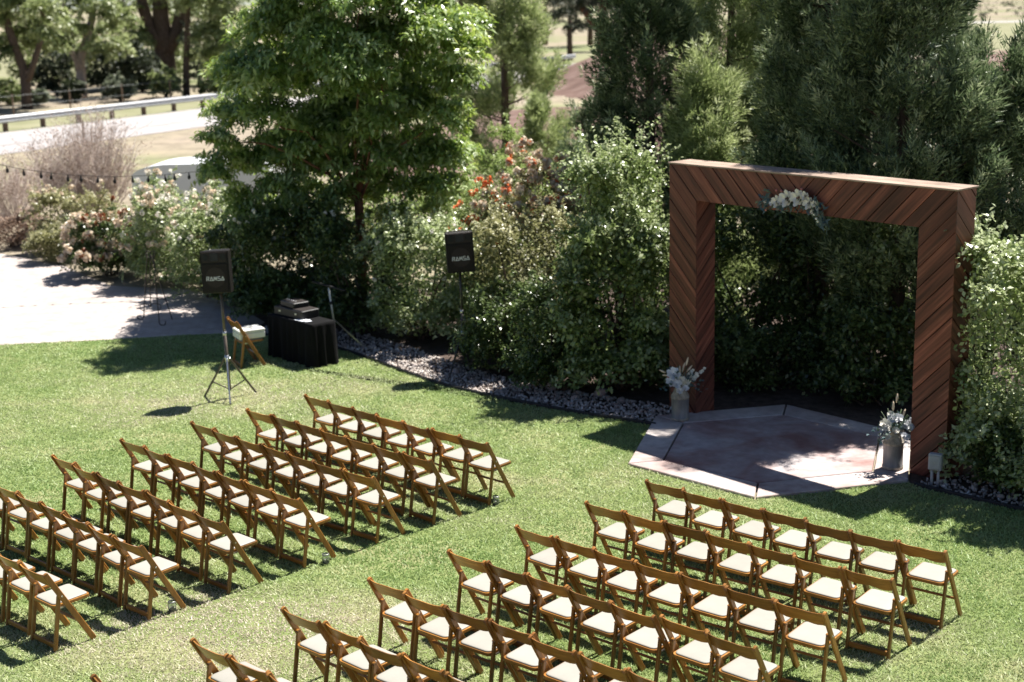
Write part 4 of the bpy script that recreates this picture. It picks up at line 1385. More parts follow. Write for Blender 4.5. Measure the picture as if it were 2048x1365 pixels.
HEDGE = 'shrubs of the hedge behind the lawn'
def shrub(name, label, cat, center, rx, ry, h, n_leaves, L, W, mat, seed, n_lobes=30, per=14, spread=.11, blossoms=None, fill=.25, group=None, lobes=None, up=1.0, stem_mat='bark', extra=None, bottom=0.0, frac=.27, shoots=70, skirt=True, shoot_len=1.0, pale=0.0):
    rng = np.random.default_rng(seed)
    c = Vector((center[0], center[1], 0))
    t = empty(name, c)
    tag(t, label, cat, group)
    lb = lobes or dome_lobes(rng, (0, 0), rx, ry, h - bottom, n_lobes, z0=bottom, frac=frac, box=.5 if group == HEDGE else .8)
    if skirt and bottom == 0 and h > 1.0:
        for k in range(8):
            a_ = 2 * PI * k / 8 + rng.uniform(-.3, .3)
            q_ = rng.uniform(.2, .34)
            lb.append((math.cos(a_) * rx * .74, math.sin(a_) * ry * .74, q_ * rng.uniform(.8, 1.8), q_, q_))
    pos, nrm, ax, tint, cc, dd = lobe_leaves(rng, lb, int(n_leaves * (1 - fill)), per, spread, up=up)
    # long shoots breaking the outline
    if shoots:
        sel_ = np.argsort(-(cc[:, 2] / h + .35 * np.hypot(cc[:, 0] / rx, cc[:, 1] / ry)) + rng.normal(0, .25, len(cc)))[:shoots]
        LS = rng.uniform(.16, .5, len(sel_)) * min(1, h / 2) * shoot_len
        dS = dd[sel_] * .7 + np.array([0, 0, .75]) + rng.normal(0, .3, (len(sel_), 3))
        dS /= np.linalg.norm(dS, axis=1)[:, None]
        k_ = np.repeat(np.arange(len(sel_)), 18)
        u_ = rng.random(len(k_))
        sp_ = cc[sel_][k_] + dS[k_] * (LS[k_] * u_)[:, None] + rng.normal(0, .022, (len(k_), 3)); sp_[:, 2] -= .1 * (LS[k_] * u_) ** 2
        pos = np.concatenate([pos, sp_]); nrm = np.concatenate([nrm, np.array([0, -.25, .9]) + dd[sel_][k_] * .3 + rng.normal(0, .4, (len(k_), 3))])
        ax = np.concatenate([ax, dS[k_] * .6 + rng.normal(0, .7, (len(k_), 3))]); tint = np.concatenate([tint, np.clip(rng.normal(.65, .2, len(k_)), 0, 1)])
    nf = int(n_leaves * fill)
    u = unit(rng, nf) * (rng.random((nf, 1)) ** .4) * .9
    if group == HEDGE: u = np.sign(u) * np.abs(u) ** .7
    fp = np.stack([u[:, 0] * rx, u[:, 1] * ry, bottom + (h - bottom) * .48 + u[:, 2] * (h - bottom) * .47], 1)
    pos = np.concatenate([pos, fp]); nrm = np.concatenate([nrm, unit(rng, nf) + np.array([0, 0, .4])]); ax = np.concatenate([ax, unit(rng, nf)])
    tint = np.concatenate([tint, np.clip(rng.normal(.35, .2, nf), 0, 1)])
    keep = pos[:, 2] > .02
    pos, nrm, ax, tint = pos[keep], nrm[keep], ax[keep], tint[keep]
    n = len(pos)
    s = rng.uniform(.7, 1.25, n)
    if group == HEDGE: s *= 1.16
    leaf_object('foliage', t, M[mat], pos, nrm, ax, L * s, W * s, np.clip(tint + pale, 0, 1))  # pale shifts the leaf tint, putting sunlit brightness into the colour
    tg = [lb[i][:3] for i in rng.choice(len(lb), min(9, len(lb)), replace=False)]
    stems_mesh(rng, (0, 0, 0), tg, .028 if h > 1.5 else .015, M[stem_mat], t)
    for bname, bmat, nb, bl, cond in (blossoms or []):
        sel = np.arange(len(cc))
        if cond is not None:
            sel = sel[cond(cc[:, 0], cc[:, 1], cc[:, 2])]
        if len(sel) == 0: continue
        pick = rng.choice(sel, nb)
        heads = cc[pick] + (dd[pick] * .6 + np.array([0, -.1, .75])) * spread * 1.5 + rng.normal(0, .03, (nb, 3))
        pp_ = 9
        k = np.repeat(np.arange(nb), pp_)
        o_ = unit(rng, nb * pp_)
        P = heads[k] + o_ * bl * .5
        leaf_object(bname, t, M[bmat], P, o_ + np.array([0, -.2, .3]), unit(rng, nb * pp_), np.full(nb * pp_, bl) * rng.uniform(.6, 1.1, nb * pp_), np.full(nb * pp_, bl * .8), np.clip(rng.normal(.6, .25, nb * pp_), 0, 1), fold=.2)
    return t

def at_px(px, depth, py=600):
    p = AT(px, py, depth)
    return Vector((p.x, p.y, 0))

def hgt(px, py, depth):
    return AT(px, py, depth).z

def mpx(npx, depth):
    return npx * depth / F_PX

HEDGE = 'shrubs of the hedge behind the lawn'
# front hedge, left to right
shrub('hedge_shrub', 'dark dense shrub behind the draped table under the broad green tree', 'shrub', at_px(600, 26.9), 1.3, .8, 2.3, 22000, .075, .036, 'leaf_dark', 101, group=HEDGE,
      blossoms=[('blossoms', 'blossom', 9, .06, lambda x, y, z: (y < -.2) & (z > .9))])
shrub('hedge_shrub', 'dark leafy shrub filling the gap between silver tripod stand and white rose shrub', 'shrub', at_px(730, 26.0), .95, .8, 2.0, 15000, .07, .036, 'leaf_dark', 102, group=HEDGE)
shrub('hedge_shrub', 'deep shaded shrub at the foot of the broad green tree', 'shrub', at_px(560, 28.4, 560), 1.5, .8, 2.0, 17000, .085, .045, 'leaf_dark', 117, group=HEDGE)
shrub('rose_shrub', 'sunlit rose shrub beside the ribbed loudspeaker', 'shrub', at_px(850, 25.2), 1.05, .95, hgt(850, 432, 25.2), 21000, .062, .04, 'leaf_rose', 103, pale=0.20, group=HEDGE,
      blossoms=[('blossoms', 'blossom', 14, .06, lambda x, y, z: (y < .2) & (z > .8))])
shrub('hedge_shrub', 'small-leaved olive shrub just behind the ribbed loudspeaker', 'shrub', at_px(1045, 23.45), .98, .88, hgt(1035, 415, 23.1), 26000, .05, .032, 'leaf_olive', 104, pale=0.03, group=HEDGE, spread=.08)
shrub('hedge_shrub', 'low twiggy shrub at the gravel in front of the olive shrub', 'shrub', at_px(1010, 22.7), .75, .6, 1.5, 11000, .05, .03, 'leaf_dark', 105, group=HEDGE)
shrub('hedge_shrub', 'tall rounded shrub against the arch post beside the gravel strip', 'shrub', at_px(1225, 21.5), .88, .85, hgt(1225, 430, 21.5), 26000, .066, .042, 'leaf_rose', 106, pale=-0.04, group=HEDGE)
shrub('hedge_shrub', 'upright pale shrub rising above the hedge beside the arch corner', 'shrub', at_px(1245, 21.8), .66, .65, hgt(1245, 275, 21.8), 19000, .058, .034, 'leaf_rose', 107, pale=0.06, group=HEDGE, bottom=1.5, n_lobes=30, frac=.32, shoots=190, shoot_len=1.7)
shrub('hedge_shrub', 'low dark shrub in the gravel between the tall rounded shrub and the arch', 'shrub', at_px(1110, 21.6), .8, .6, 1.7, 12000, .055, .034, 'leaf_dark', 108, group=HEDGE)
# seen through the arch
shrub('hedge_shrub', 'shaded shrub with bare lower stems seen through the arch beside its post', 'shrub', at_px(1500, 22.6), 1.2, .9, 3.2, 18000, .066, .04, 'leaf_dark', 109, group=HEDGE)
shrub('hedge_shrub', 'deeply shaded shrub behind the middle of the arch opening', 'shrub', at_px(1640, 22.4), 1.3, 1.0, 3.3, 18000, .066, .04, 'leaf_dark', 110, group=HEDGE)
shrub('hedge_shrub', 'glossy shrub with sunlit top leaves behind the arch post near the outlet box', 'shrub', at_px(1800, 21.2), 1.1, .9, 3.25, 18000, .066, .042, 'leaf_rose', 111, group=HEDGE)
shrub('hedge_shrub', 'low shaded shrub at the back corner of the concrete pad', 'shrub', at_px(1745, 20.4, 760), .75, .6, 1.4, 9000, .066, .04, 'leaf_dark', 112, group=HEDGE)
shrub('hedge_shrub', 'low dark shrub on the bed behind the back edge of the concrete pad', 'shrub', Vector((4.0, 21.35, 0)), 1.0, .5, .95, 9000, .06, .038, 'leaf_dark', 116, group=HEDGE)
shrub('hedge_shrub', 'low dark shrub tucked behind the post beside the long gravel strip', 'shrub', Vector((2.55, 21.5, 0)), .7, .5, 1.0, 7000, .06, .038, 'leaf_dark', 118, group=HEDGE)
# right of the arch
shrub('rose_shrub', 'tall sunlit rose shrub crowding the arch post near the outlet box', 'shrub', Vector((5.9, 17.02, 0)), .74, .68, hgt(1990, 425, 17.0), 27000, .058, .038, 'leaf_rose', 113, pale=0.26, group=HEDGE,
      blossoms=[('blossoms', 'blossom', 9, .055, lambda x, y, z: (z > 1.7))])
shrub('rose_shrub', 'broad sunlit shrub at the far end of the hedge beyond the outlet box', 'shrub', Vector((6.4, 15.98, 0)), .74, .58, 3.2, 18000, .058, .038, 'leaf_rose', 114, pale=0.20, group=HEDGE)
shrub('hedge_shrub', 'low green shrub spilling over the gravel behind the outlet box', 'shrub', Vector((6.05, 16.45, 0)), .6, .35, .85, 8000, .058, .036, 'leaf_dark', 115, group=HEDGE)
# flowering mounds behind the hedge
shrub('flowering_shrub', 'mounded shrub covered in tan and orange flowers behind the olive shrub', 'shrub', at_px(1075, 25.6, 400), 1.0, .9, hgt(1075, 292, 25.6), 15000, .055, .035, 'leaf_olive', 120,
      blossoms=[('tan_blossoms', 'blossom_tan', 620, .075, lambda x, y, z: (z > 1.7)), ('orange_blossoms', 'blossom_orange', 120, .075, lambda x, y, z: (z > 1.5))])
shrub('flowering_shrub', 'small shrub with orange flower sprays between sunlit rose shrub and tan mound', 'shrub', at_px(960, 25.8, 400), .6, .6, hgt(960, 368, 25.8), 9000, .055, .035, 'leaf_rose', 121,
      blossoms=[('orange_blossoms', 'blossom_orange', 80, .075, lambda x, y, z: (z > 1.1) & (y < .2))])
shrub('light_shrub', 'bright yellow-green mounded shrub behind the orange flowers', 'shrub', at_px(985, 31, 300), 1.25, 1.1, hgt(985, 268, 31), 15000, .075, .035, 'leaf_light', 122)
shrub('light_shrub', 'backlit yellow-green shrub behind the broad tree trunk', 'shrub', at_px(790, 34, 400), 2.3, 1.2, hgt(760, 360, 34), 16000, .085, .045, 'leaf_light', 123)
# by the path
ROSES = 'flowering shrubs beside the path'
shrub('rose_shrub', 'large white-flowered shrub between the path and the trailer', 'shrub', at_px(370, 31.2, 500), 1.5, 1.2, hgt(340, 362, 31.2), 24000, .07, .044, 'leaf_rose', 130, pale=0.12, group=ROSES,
      blossoms=[('blossoms', 'blossom', 170, .09, lambda x, y, z: z > .8), ('tan_blossoms', 'blossom_tan', 150, .10, lambda x, y, z: z > .6)])
shrub('rose_shrub', 'white-flowered shrub with sunlit leaves hanging over the path beside the easel', 'shrub', at_px(425, 29.4, 520), .95, .8, hgt(425, 400, 29.4), 15000, .065, .042, 'leaf_rose', 131, pale=0.15, group=ROSES,
      blossoms=[('blossoms', 'blossom', 60, .08, lambda x, y, z: z > .6), ('tan_blossoms', 'blossom_tan', 50, .09, lambda x, y, z: z > .5)])
shrub('viburnum_shrub', 'shrub with big cream flower heads and red leaves at the path edge', 'shrub', at_px(215, 32.2, 500), 1.05, .9, hgt(215, 425, 32.2), 12000, .07, .044, 'leaf_dark', 132, group=ROSES,
      blossoms=[('tan_blossoms', 'blossom_tan', 190, .12, lambda x, y, z: (x < .5) & (z > .2)), ('red_leaves', 'red_leaf', 160, .07, lambda x, y, z: x > -.4)])
shrub('olive_shrub', 'low olive-brown shrub at the path edge beside cream flower heads', 'shrub', at_px(115, 34.2, 500), .75, .7, hgt(115, 455, 34.2), 8000, .06, .035, 'leaf_olive', 133, group=ROSES)
shrub('olive_shrub', 'faded pinkish shrub where the path leaves the lawn', 'shrub', at_px(25, 36.5, 500), 1.1, .9, hgt(25, 425, 36.5), 9000, .06, .035, 'dry_leaf', 134, group=ROSES)
shrub('rose_shrub', 'leafy green shrub under the pink bare-twigged bush', 'shrub', at_px(150, 35.5, 400), 1.3, 1.0, hgt(150, 375, 35.5), 11000, .07, .042, 'leaf_olive', 135, group=ROSES,
      blossoms=[('tan_blossoms', 'blossom_tan', 90, .08, None)])

# wispy, nearly leafless bush
def wispy(name, label, center, h, spread_, n_st, seed):
    rng = np.random.default_rng(seed)
    t = empty(name, center)
    tag(t, label, 'bush')
    mb = MB()
    tips = []
    for k in range(n_st):
        az = rng.uniform(0, 2 * PI); rr_ = spread_ * math.sqrt(rng.random())
        top_ = Vector((math.cos(az) * rr_, math.sin(az) * rr_, h * rng.uniform(.55, 1.0) * (1 - .35 * (rr_ / spread_) ** 2)))
        a = Vector((math.cos(az) * rr_ * .25, math.sin(az) * rr_ * .25, 0))
        m1 = a.lerp(top_, .5) + Vector((rng.normal(0, .1), rng.normal(0, .1), .12))
        mb.tube([a, m1, top_], [.014, .009, .004], n=4, cap=False)
        for _ in range(7):
            s_ = m1.lerp(top_, rng.uniform(-.4, .95))
            d_ = Vector((rng.normal(0, .35), rng.normal(0, .35), rng.uniform(.15, .6)))
            e_ = s_ + d_ * rng.uniform(.5, 1.1)
            mb.tube([s_, s_.lerp(e_, .5) + Vector((rng.normal(0, .03), rng.normal(0, .03), .03)), e_], [.006, .0045, .003], n=3, cap=False)
            tips += [s_.lerp(e_, u_) for u_ in (.4, .7, 1.0)]
    o = mb.build('twigs', M['twig'], t); o['kind'] = 'stuff'
    P = np.array([tuple(p) for p in tips])
    P = np.concatenate([P, P]) + rng.normal(0, .05, (2 * len(P), 3))
    n = len(P)
    leaf_object('sparse_leaves', t, M['dry_leaf'], P, unit(rng, n), unit(rng, n), rng.uniform(.03, .06, n), rng.uniform(.02, .035, n), rng.random(n))
wispy('bare_bush', 'pinkish bare-twigged bush in front of the road', at_px(165, 39, 300), hgt(165, 195, 39), 1.5, 260, 140)
wispy('bare_bush', 'spreading grey-pink twiggy bush left of the tall bare-twigged one', at_px(20, 41, 300), hgt(20, 305, 41), 1.8, 120, 141)

# broad leafy tree in the middle
def branchy(mb, a, b, r0, r1, rng, wob=.12):
    a, b = Vector(a), Vector(b)
    L = (b - a).length
    pts, rad = [], []
    for i in range(6):
        u = i / 5
        p = a.lerp(b, u) + Vector((0, 0, .22 * L * math.sin(PI * u) * (1 - .5 * u)))
        if 0 < i < 5: p += Vector((rng.normal(0, wob * L * .25), rng.normal(0, wob * L * .25), rng.normal(0, wob * L * .12)))
        pts.append(p); rad.append(r0 + (r1 - r0) * u)
    mb.tube(pts, rad, n=8)

def lobed_tree(name, label, base, lobes_px, depth, dz_rng, n_leaves, L, W, mat, bark, trunk_r, fork_z, seed, per=16, spread=.13, up=.35, droop=.25, extra_lobes=(), group=None, bias=.5, trunk_lean=(0, 0)):
    rng = np.random.default_rng(seed)
    b = Vector(base)
    t = empty(name, b)
    tag(t, label, 'tree', group)
    lobes = []
    for px, py, rp in lobes_px:
        d = depth + rng.uniform(-dz_rng, dz_rng)
        p = AT(px, py, d) - b
        r = mpx(rp, d)
        lobes.append((p.x, p.y, p.z, r, r * rng.uniform(.75, 1.0)))
    for e in extra_lobes: lobes.append(e)
    pos, nrm, ax, tint, cc, dd = lobe_leaves(rng, lobes, n_leaves, per, spread, bias=bias, up=up, droop=droop)
    keep = pos[:, 2] > .3
    pos, nrm, ax, tint = pos[keep], nrm[keep], ax[keep], tint[keep]
    n = len(pos)
    s = rng.uniform(.7, 1.3, n)
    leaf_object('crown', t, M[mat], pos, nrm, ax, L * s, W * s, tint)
    mb = MB()
    fk = Vector((trunk_lean[0], trunk_lean[1], fork_z))
    mb.tube([(0, 0, -.1), (0, 0, .08), Vector((trunk_lean[0] * .4, trunk_lean[1] * .4, fork_z * .5)), fk], [trunk_r * 1.5, trunk_r * 1.15, trunk_r, trunk_r * .85], n=10)
    mb.build('trunk', M[bark], t)
    mb = MB()
    order = [i for i in rng.permutation(len(lobes)) if lobes[i][2] > fork_z + .5][:13]
    for i in order[:9]:
        branchy(mb, fk - Vector((0, 0, .1)), lobes[i][:3], trunk_r * .3, .008, rng)
    mb.build('branches', M[bark], t)
    return t

TDEP = 27.6
tb = at_px(722, TDEP, 500)
big = [(470, 250, 62), (505, 160, 80), (545, 80, 85), (620, 30, 95), (720, 10, 100), (820, 30, 95), (880, 95, 80), (915, 175, 62), (905, 250, 55), (800, 120, 95), (690, 130, 100), (600, 170, 95),
       (455, 330, 50), (520, 330, 62), (590, 300, 80), (550, 390, 55), (760, 210, 80), (840, 230, 75), (880, 320, 55), (855, 385, 45), (660, 250, 70), (620, 400, 40), (480, 400, 36), (850, 160, 60), (740, 90, 60), (640, 90, 60),
       (560, 440, 55), (640, 340, 55), (500, 450, 50), (610, 480, 50), (800, 330, 50), (880, 420, 40), (790, 430, 38), (440, 290, 40), (930, 110, 50), (700, 320, 34), (540, 240, 60), (760, 300, 45), (690, 230, 75), (760, 260, 60), (640, 290, 60), (720, 180, 80), (830, 290, 55), (900, 380, 42), (915, 310, 45), (880, 460, 38), (670, 400, 42), (745, 350, 45), (610, 350, 55), (650, 450, 40), (760, 440, 36), (560, 500, 42), (930, 60, 55), (440, 360, 36), (480, 180, 50), (700, 290, 60), (735, 395, 40), (690, 350, 45), (790, 380, 45), (840, 330, 50),
       (560, -50, 90), (660, -70, 95), (760, -100, 105), (850, -40, 90), (700, -190, 100), (620, -150, 80), (800, -170, 80)]
lobed_tree('broad_tree', 'broad bright green tree with slender reddish trunk behind the hedge', tb, big, TDEP, 1.3, 150000, .13, .046, 'leaf_tree', 'bark_red', .10, 2.2, 200, per=18, spread=.15, droop=.4, up=.95, bias=.3)

# junipers behind the arch: plumes of fine foliage swept upwards along the branches
def juniper(name, label, base, h, rad, n_pl, mat, seed, group=None, z0=.2, taper=1.0, plume=.6, dens=66, lean=(0, 0), nsz=1.12):
    rng = np.random.default_rng(seed)
    t = empty(name, base)
    tag(t, label, 'tree', group)
    # bigger limbs carry groups of plumes -> uneven outline with gaps
    nl = max(12, n_pl // 17)
    lz = z0 + (h - z0) * rng.random(nl) ** 1.05
    laz = rng.uniform(0, 2 * PI, nl)
    prof = np.clip((1 - ((lz - z0) / (h - z0))) ** .75 * taper + (1 - taper), .06, 1) * np.clip((lz - z0) / (.14 * h) + .55, 0, 1)
    lr = rad * prof * rng.uniform(.62, 1.12, nl)
    li = rng.integers(0, nl, n_pl)
    u = rng.random(n_pl) ** .55
    u = np.where(rng.random(n_pl) < .6, .6 + .4 * u, u)
    az = laz[li] + rng.normal(0, .13, n_pl) / np.maximum(u * lr[li], .35)
    r_ = lr[li] * u
    pz = lz[li] + r_ * .45 + rng.normal(.0, .17, n_pl)
    pb = np.stack([np.cos(az) * r_, np.sin(az) * r_, np.maximum(pz, .1)], 1)
    pb[:, 0] += lean[0] * pb[:, 2] / h; pb[:, 1] += lean[1] * pb[:, 2] / h
    pd = np.stack([np.cos(az) * .55, np.sin(az) * .55, np.full(n_pl, .95)], 1) + rng.normal(0, .25, (n_pl, 3))
    pd /= np.linalg.norm(pd, axis=1)[:, None]
    pl = plume * rng.uniform(.6, 1.25, n_pl)
    k = np.repeat(np.arange(n_pl), dens)
    n = len(k)
    s = rng.random(n) ** .8
    rad_p = .26 * pl[k] * np.sqrt(np.clip(s + .08, 0, 1)) * (1 - s) ** .55 * 1.5
    o = unit(rng, n)
    o -= pd[k] * (o * pd[k]).sum(1)[:, None]
    o /= np.maximum(np.linalg.norm(o, axis=1)[:, None], 1e-5)
    pos = pb[k] + pd[k] * (pl[k] * s)[:, None] + o * (rad_p * rng.random(n) ** .5)[:, None]
    ax = pd[k] * .9 + o * .65 + rng.normal(0, .25, (n, 3))
    ax /= np.linalg.norm(ax, axis=1)[:, None]
    L = rng.uniform(.06, .12, n) * nsz; W = rng.uniform(.014, .027, n) * nsz
    sd_ = np.cross(ax, unit(rng, n))
    sd_ /= np.maximum(np.linalg.norm(sd_, axis=1)[:, None], 1e-5)
    v = np.stack([pos - sd_ * W[:, None] * .5, pos + sd_ * W[:, None] * .5, pos + ax * L[:, None]], 1).reshape(-1, 3)
    q = np.arange(n * 3).reshape(-1, 3)
    tint = np.clip(rng.normal(.34, .17, n_pl)[k] + rng.normal(0, .13, n) + .4 * (s - .35), 0, 1)  # tips lighter as new growth, also lit-tip, dark-interior contrast put into the colour
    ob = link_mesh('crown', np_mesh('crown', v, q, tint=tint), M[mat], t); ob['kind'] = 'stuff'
    mb = MB().tube([(0, 0, -.1), (lean[0] * .4, lean[1] * .4, h * .45), (lean[0] * .9, lean[1] * .9, h * .9)], [.04 + .012 * h, .03 + .008 * h, .015], n=9)
    for i in rng.choice(nl, min(nl, 34), replace=False):
        a = Vector((lean[0] * lz[i] / h, lean[1] * lz[i] / h, max(lz[i] - .1, .1)))
        e = a + Vector((math.cos(laz[i]) * lr[i] * .9, math.sin(laz[i]) * lr[i] * .9, lr[i] * .4))
        mb.tube([a, a.lerp(e, .5) + Vector((0, 0, -.06)), e], [.03, .018, .006], n=5, cap=False)
    mb.build('trunk', M['bark'], t)
    return t

JUN = 'junipers behind the arch'
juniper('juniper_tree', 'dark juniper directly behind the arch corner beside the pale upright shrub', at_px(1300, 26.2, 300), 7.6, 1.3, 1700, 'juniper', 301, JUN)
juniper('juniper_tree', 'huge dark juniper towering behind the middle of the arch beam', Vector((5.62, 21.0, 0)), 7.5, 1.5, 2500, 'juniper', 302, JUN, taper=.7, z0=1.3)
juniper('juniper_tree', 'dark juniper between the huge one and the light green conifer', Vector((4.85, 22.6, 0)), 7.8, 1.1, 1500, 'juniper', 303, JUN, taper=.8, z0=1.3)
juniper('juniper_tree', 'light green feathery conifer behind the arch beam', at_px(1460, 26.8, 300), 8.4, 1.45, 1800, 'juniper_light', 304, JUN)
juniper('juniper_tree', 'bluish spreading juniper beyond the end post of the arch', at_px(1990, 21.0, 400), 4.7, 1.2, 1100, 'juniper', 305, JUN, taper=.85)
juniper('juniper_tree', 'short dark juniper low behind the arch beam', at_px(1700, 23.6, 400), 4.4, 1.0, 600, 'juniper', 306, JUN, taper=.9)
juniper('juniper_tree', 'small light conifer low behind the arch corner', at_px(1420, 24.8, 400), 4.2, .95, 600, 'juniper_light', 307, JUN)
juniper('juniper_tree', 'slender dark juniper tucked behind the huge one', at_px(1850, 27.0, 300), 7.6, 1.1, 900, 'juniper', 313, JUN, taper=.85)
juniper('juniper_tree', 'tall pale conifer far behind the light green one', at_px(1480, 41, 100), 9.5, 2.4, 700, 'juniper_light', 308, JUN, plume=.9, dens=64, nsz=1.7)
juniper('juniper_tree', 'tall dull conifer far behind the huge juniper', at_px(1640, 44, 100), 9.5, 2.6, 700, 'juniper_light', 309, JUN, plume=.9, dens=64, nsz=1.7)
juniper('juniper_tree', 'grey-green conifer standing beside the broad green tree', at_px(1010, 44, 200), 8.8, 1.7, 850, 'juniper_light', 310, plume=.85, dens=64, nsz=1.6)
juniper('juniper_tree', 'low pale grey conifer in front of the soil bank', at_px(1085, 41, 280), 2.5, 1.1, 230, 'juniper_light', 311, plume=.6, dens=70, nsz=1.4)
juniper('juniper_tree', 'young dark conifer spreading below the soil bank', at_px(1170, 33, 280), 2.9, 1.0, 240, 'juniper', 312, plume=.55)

# ------------------------------------------------------------------ white trailer behind the white-flowered shrub
td = 36.0
ta, tb2 = AT(262, 345, td), AT(500, 345, td - .3)
tdir = (tb2 - ta); tdir.z = 0; tlen = tdir.length
trl = empty('enclosed_trailer', (ta.x, ta.y, 0), math.atan2(tdir.y, tdir.x))
tag(trl, 'white enclosed trailer with rounded roof corner behind the white-flowered shrub', 'trailer')
hT = hgt(370, 328, td)
LT, DT = tlen + .5, 1.7
prof = [(0, .45)] + [(1.0 * (1 - math.cos(a)), hT - .30 + .30 * math.sin(a)) for a in [k * PI / 16 for k in range(9)]] + [(LT - .3, hT + .01), (LT - .08, hT - .03), (LT, hT - .2), (LT, .45)]
nn = len(prof)
vs = [(x, 0, z) for x, z in prof] + [(x, DT, z) for x, z in prof]
fs = [tuple(range(nn)), tuple(range(2 * nn - 1, nn - 1, -1))] + [(i, nn + i, nn + (i + 1) % nn, (i + 1) % nn) for i in range(nn)]
MB().add(vs, fs).build('body', M['trailer_white'], trl)
MB().box((LT / 2, -.012, .5), (LT - .1, .02, .05)).build('side_rail', M['galv'], trl)
for x in (LT * .45, LT * .68):
    w_ = MB().tube([(x, -.02, .32), (x, .16, .32)], .32, n=24).build('wheel', M['rubber'], trl)
    MB().tube([(x, -.024, .32), (x, -.01, .32)], .18, n=16).build('rim', M['galv'], w_)

# ------------------------------------------------------------------ string of lamps
pts_px = [(-60, 318), (40, 338), (130, 350), (230, 354), (330, 350), (410, 342), (500, 326)]
sl = empty('string_lights', AT(*pts_px[0], 30.2) * 1.0)
tag(sl, 'black string of small hanging bulbs sagging above the flowering shrubs', 'string lights')
o0 = sl.location.copy()
cp_ = [AT(a, b, 29.6 + .1 * i) - o0 for i, (a, b) in enumerate(pts_px)]
MB().tube(cp_, .006, n=6).build('cable', M['rubber'], sl)
def along(u):
    f = u * (len(cp_) - 1); i = min(int(f), len(cp_) - 2)
    return cp_[i].lerp(cp_[i + 1], f - i)
bm_ = MB().lathe([(0, .0), (.013, -.002), (.015, -.05), (.028, -.075), (.033, -.105), (.022, -.135), (0, -.145)], 10).mesh('bulb')
bm_.materials.append(M['rubber'])
srng = random.Random(3)
for k in range(19):
    o = link_mesh('bulb', bm_, None, sl)
    o.location = along((k + .5 + srng.uniform(-.2, .2)) / 19)
    o.rotation_euler = (srng.uniform(-.15, .15), srng.uniform(-.15, .15), 0)
MB().tube([cp_[0] + Vector((0, 0, .1)), Vector((cp_[0].x, cp_[0].y, -o0.z))], .03, n=8).build('post', M['iron'], sl)

# ------------------------------------------------------------------ guardrail and fences along the road
rl = r0 + rn * 8.3
gr0, gr1 = rl - rd * 14, rl + rd * 70
gr_ = empty('guardrail', (gr0.x, gr0.y, 0), math.atan2(rd.y, rd.x))
tag(gr_, 'long galvanised guardrail on timber posts along the far side of the road', 'guardrail')
LG = (gr1 - gr0).length
prof = [(0, .40), (-.05, .45), (-.08, .49), (-.04, .55), (-.0, .565), (-.04, .58), (-.08, .64), (-.05, .69), (0, .74), (.02, .74), (.0, .565), (.02, .40)]
vs = [(x, y, z) for x in (0, LG) for y, z in prof]
nn = len(prof)
fs = [(i, (i + 1) % nn, nn + (i + 1) % nn, nn + i) for i in range(nn)]
MB().add(vs, fs).build('beam', M['galv'], gr_)
pm = MB().box((0, .14, .36), (.18, .2, .74), bev=.01).mesh('post'); pm.materials.append(M['post_wood'])
for k in range(int(LG / 2.4)):
    o = link_mesh('post', pm, None, gr_); o.location = (.6 + k * 2.4, 0, 0)
def wire_fence(a, b, step, h, label, mat):
    d_ = (b - a); L_ = d_.length; d_.normalize()
    f = empty('wire_fence', (a.x, a.y, 0), math.atan2(d_.y, d_.x))
    tag(f, label, 'fence')
    pm_ = MB().box((0, 0, h / 2), (.07, .07, h)).mesh('post'); pm_.materials.append(mat)
    for k in range(int(L_ / step) + 1):
        o = link_mesh('post', pm_, None, f); o.location = (k * step, 0, 0)
    for z in (h * .45, h * .92):
        MB().tube([(0, -.045, z), (L_, -.045, z)], .008, n=4).build('wire', M['galv'], f)
wire_fence(r0 - rn * 1.2 - rd * 10, r0 - rn * 1.2 + rd * 62, 13.5, 1.1, 'thin post and wire fence on the near side of the road', M['post_wood'])
wire_fence(rl + rn * 7 - rd * 10, rl + rn * 7 + rd * 34, 4.2, 1.2, 'weathered post and wire fence beyond the guardrail', M['post_wood'])

# ------------------------------------------------------------------ trees beyond the road
def far_tree(name, label, foot_px, forks, lobes_px, n_leaves, mat, bark, r, seed, group='trees beyond the guardrail', L=.24, W=.13):
    """forks: list of pixel polylines for trunk limbs, at the depth of the foot"""
    rng = np.random.default_rng(seed)
    b = G(*foot_px)
    t = empty(name, b)
    tag(t, label, 'tree', group)
    D = b.y
    for i, f in enumerate(forks):
        pts = [AT(px, py, D + j * .12) - b for j, (px, py) in enumerate(f)]
        rad = [r * (1 - .5 * j / len(f)) * (1 if i == 0 else .62) for j in range(len(f))]
        MB().tube(pts, rad, n=9).build('trunk' if i == 0 else 'limb', M[bark], t)
    lobes = []
    for px, py, rp in lobes_px:
        d = D + rng.uniform(-2, 2.5)
        p = AT(px, py, d) - b
        rr_ = mpx(rp, d)
        lobes.append((p.x, p.y, p.z, rr_, rr_ * .8))
    pos, nrm, ax, tint, cc, dd = lobe_leaves(rng, lobes, n_leaves, 14, .32, bias=.35, up=.9, droop=.3)
    keep = pos[:, 2] > .4
    pos, nrm, ax, tint = pos[keep], nrm[keep], ax[keep], tint[keep]
    n = len(pos); s = rng.uniform(.7, 1.3, n)
    leaf_object('crown', t, M[mat], pos, nrm, ax, L * s, W * s, tint)
    return t
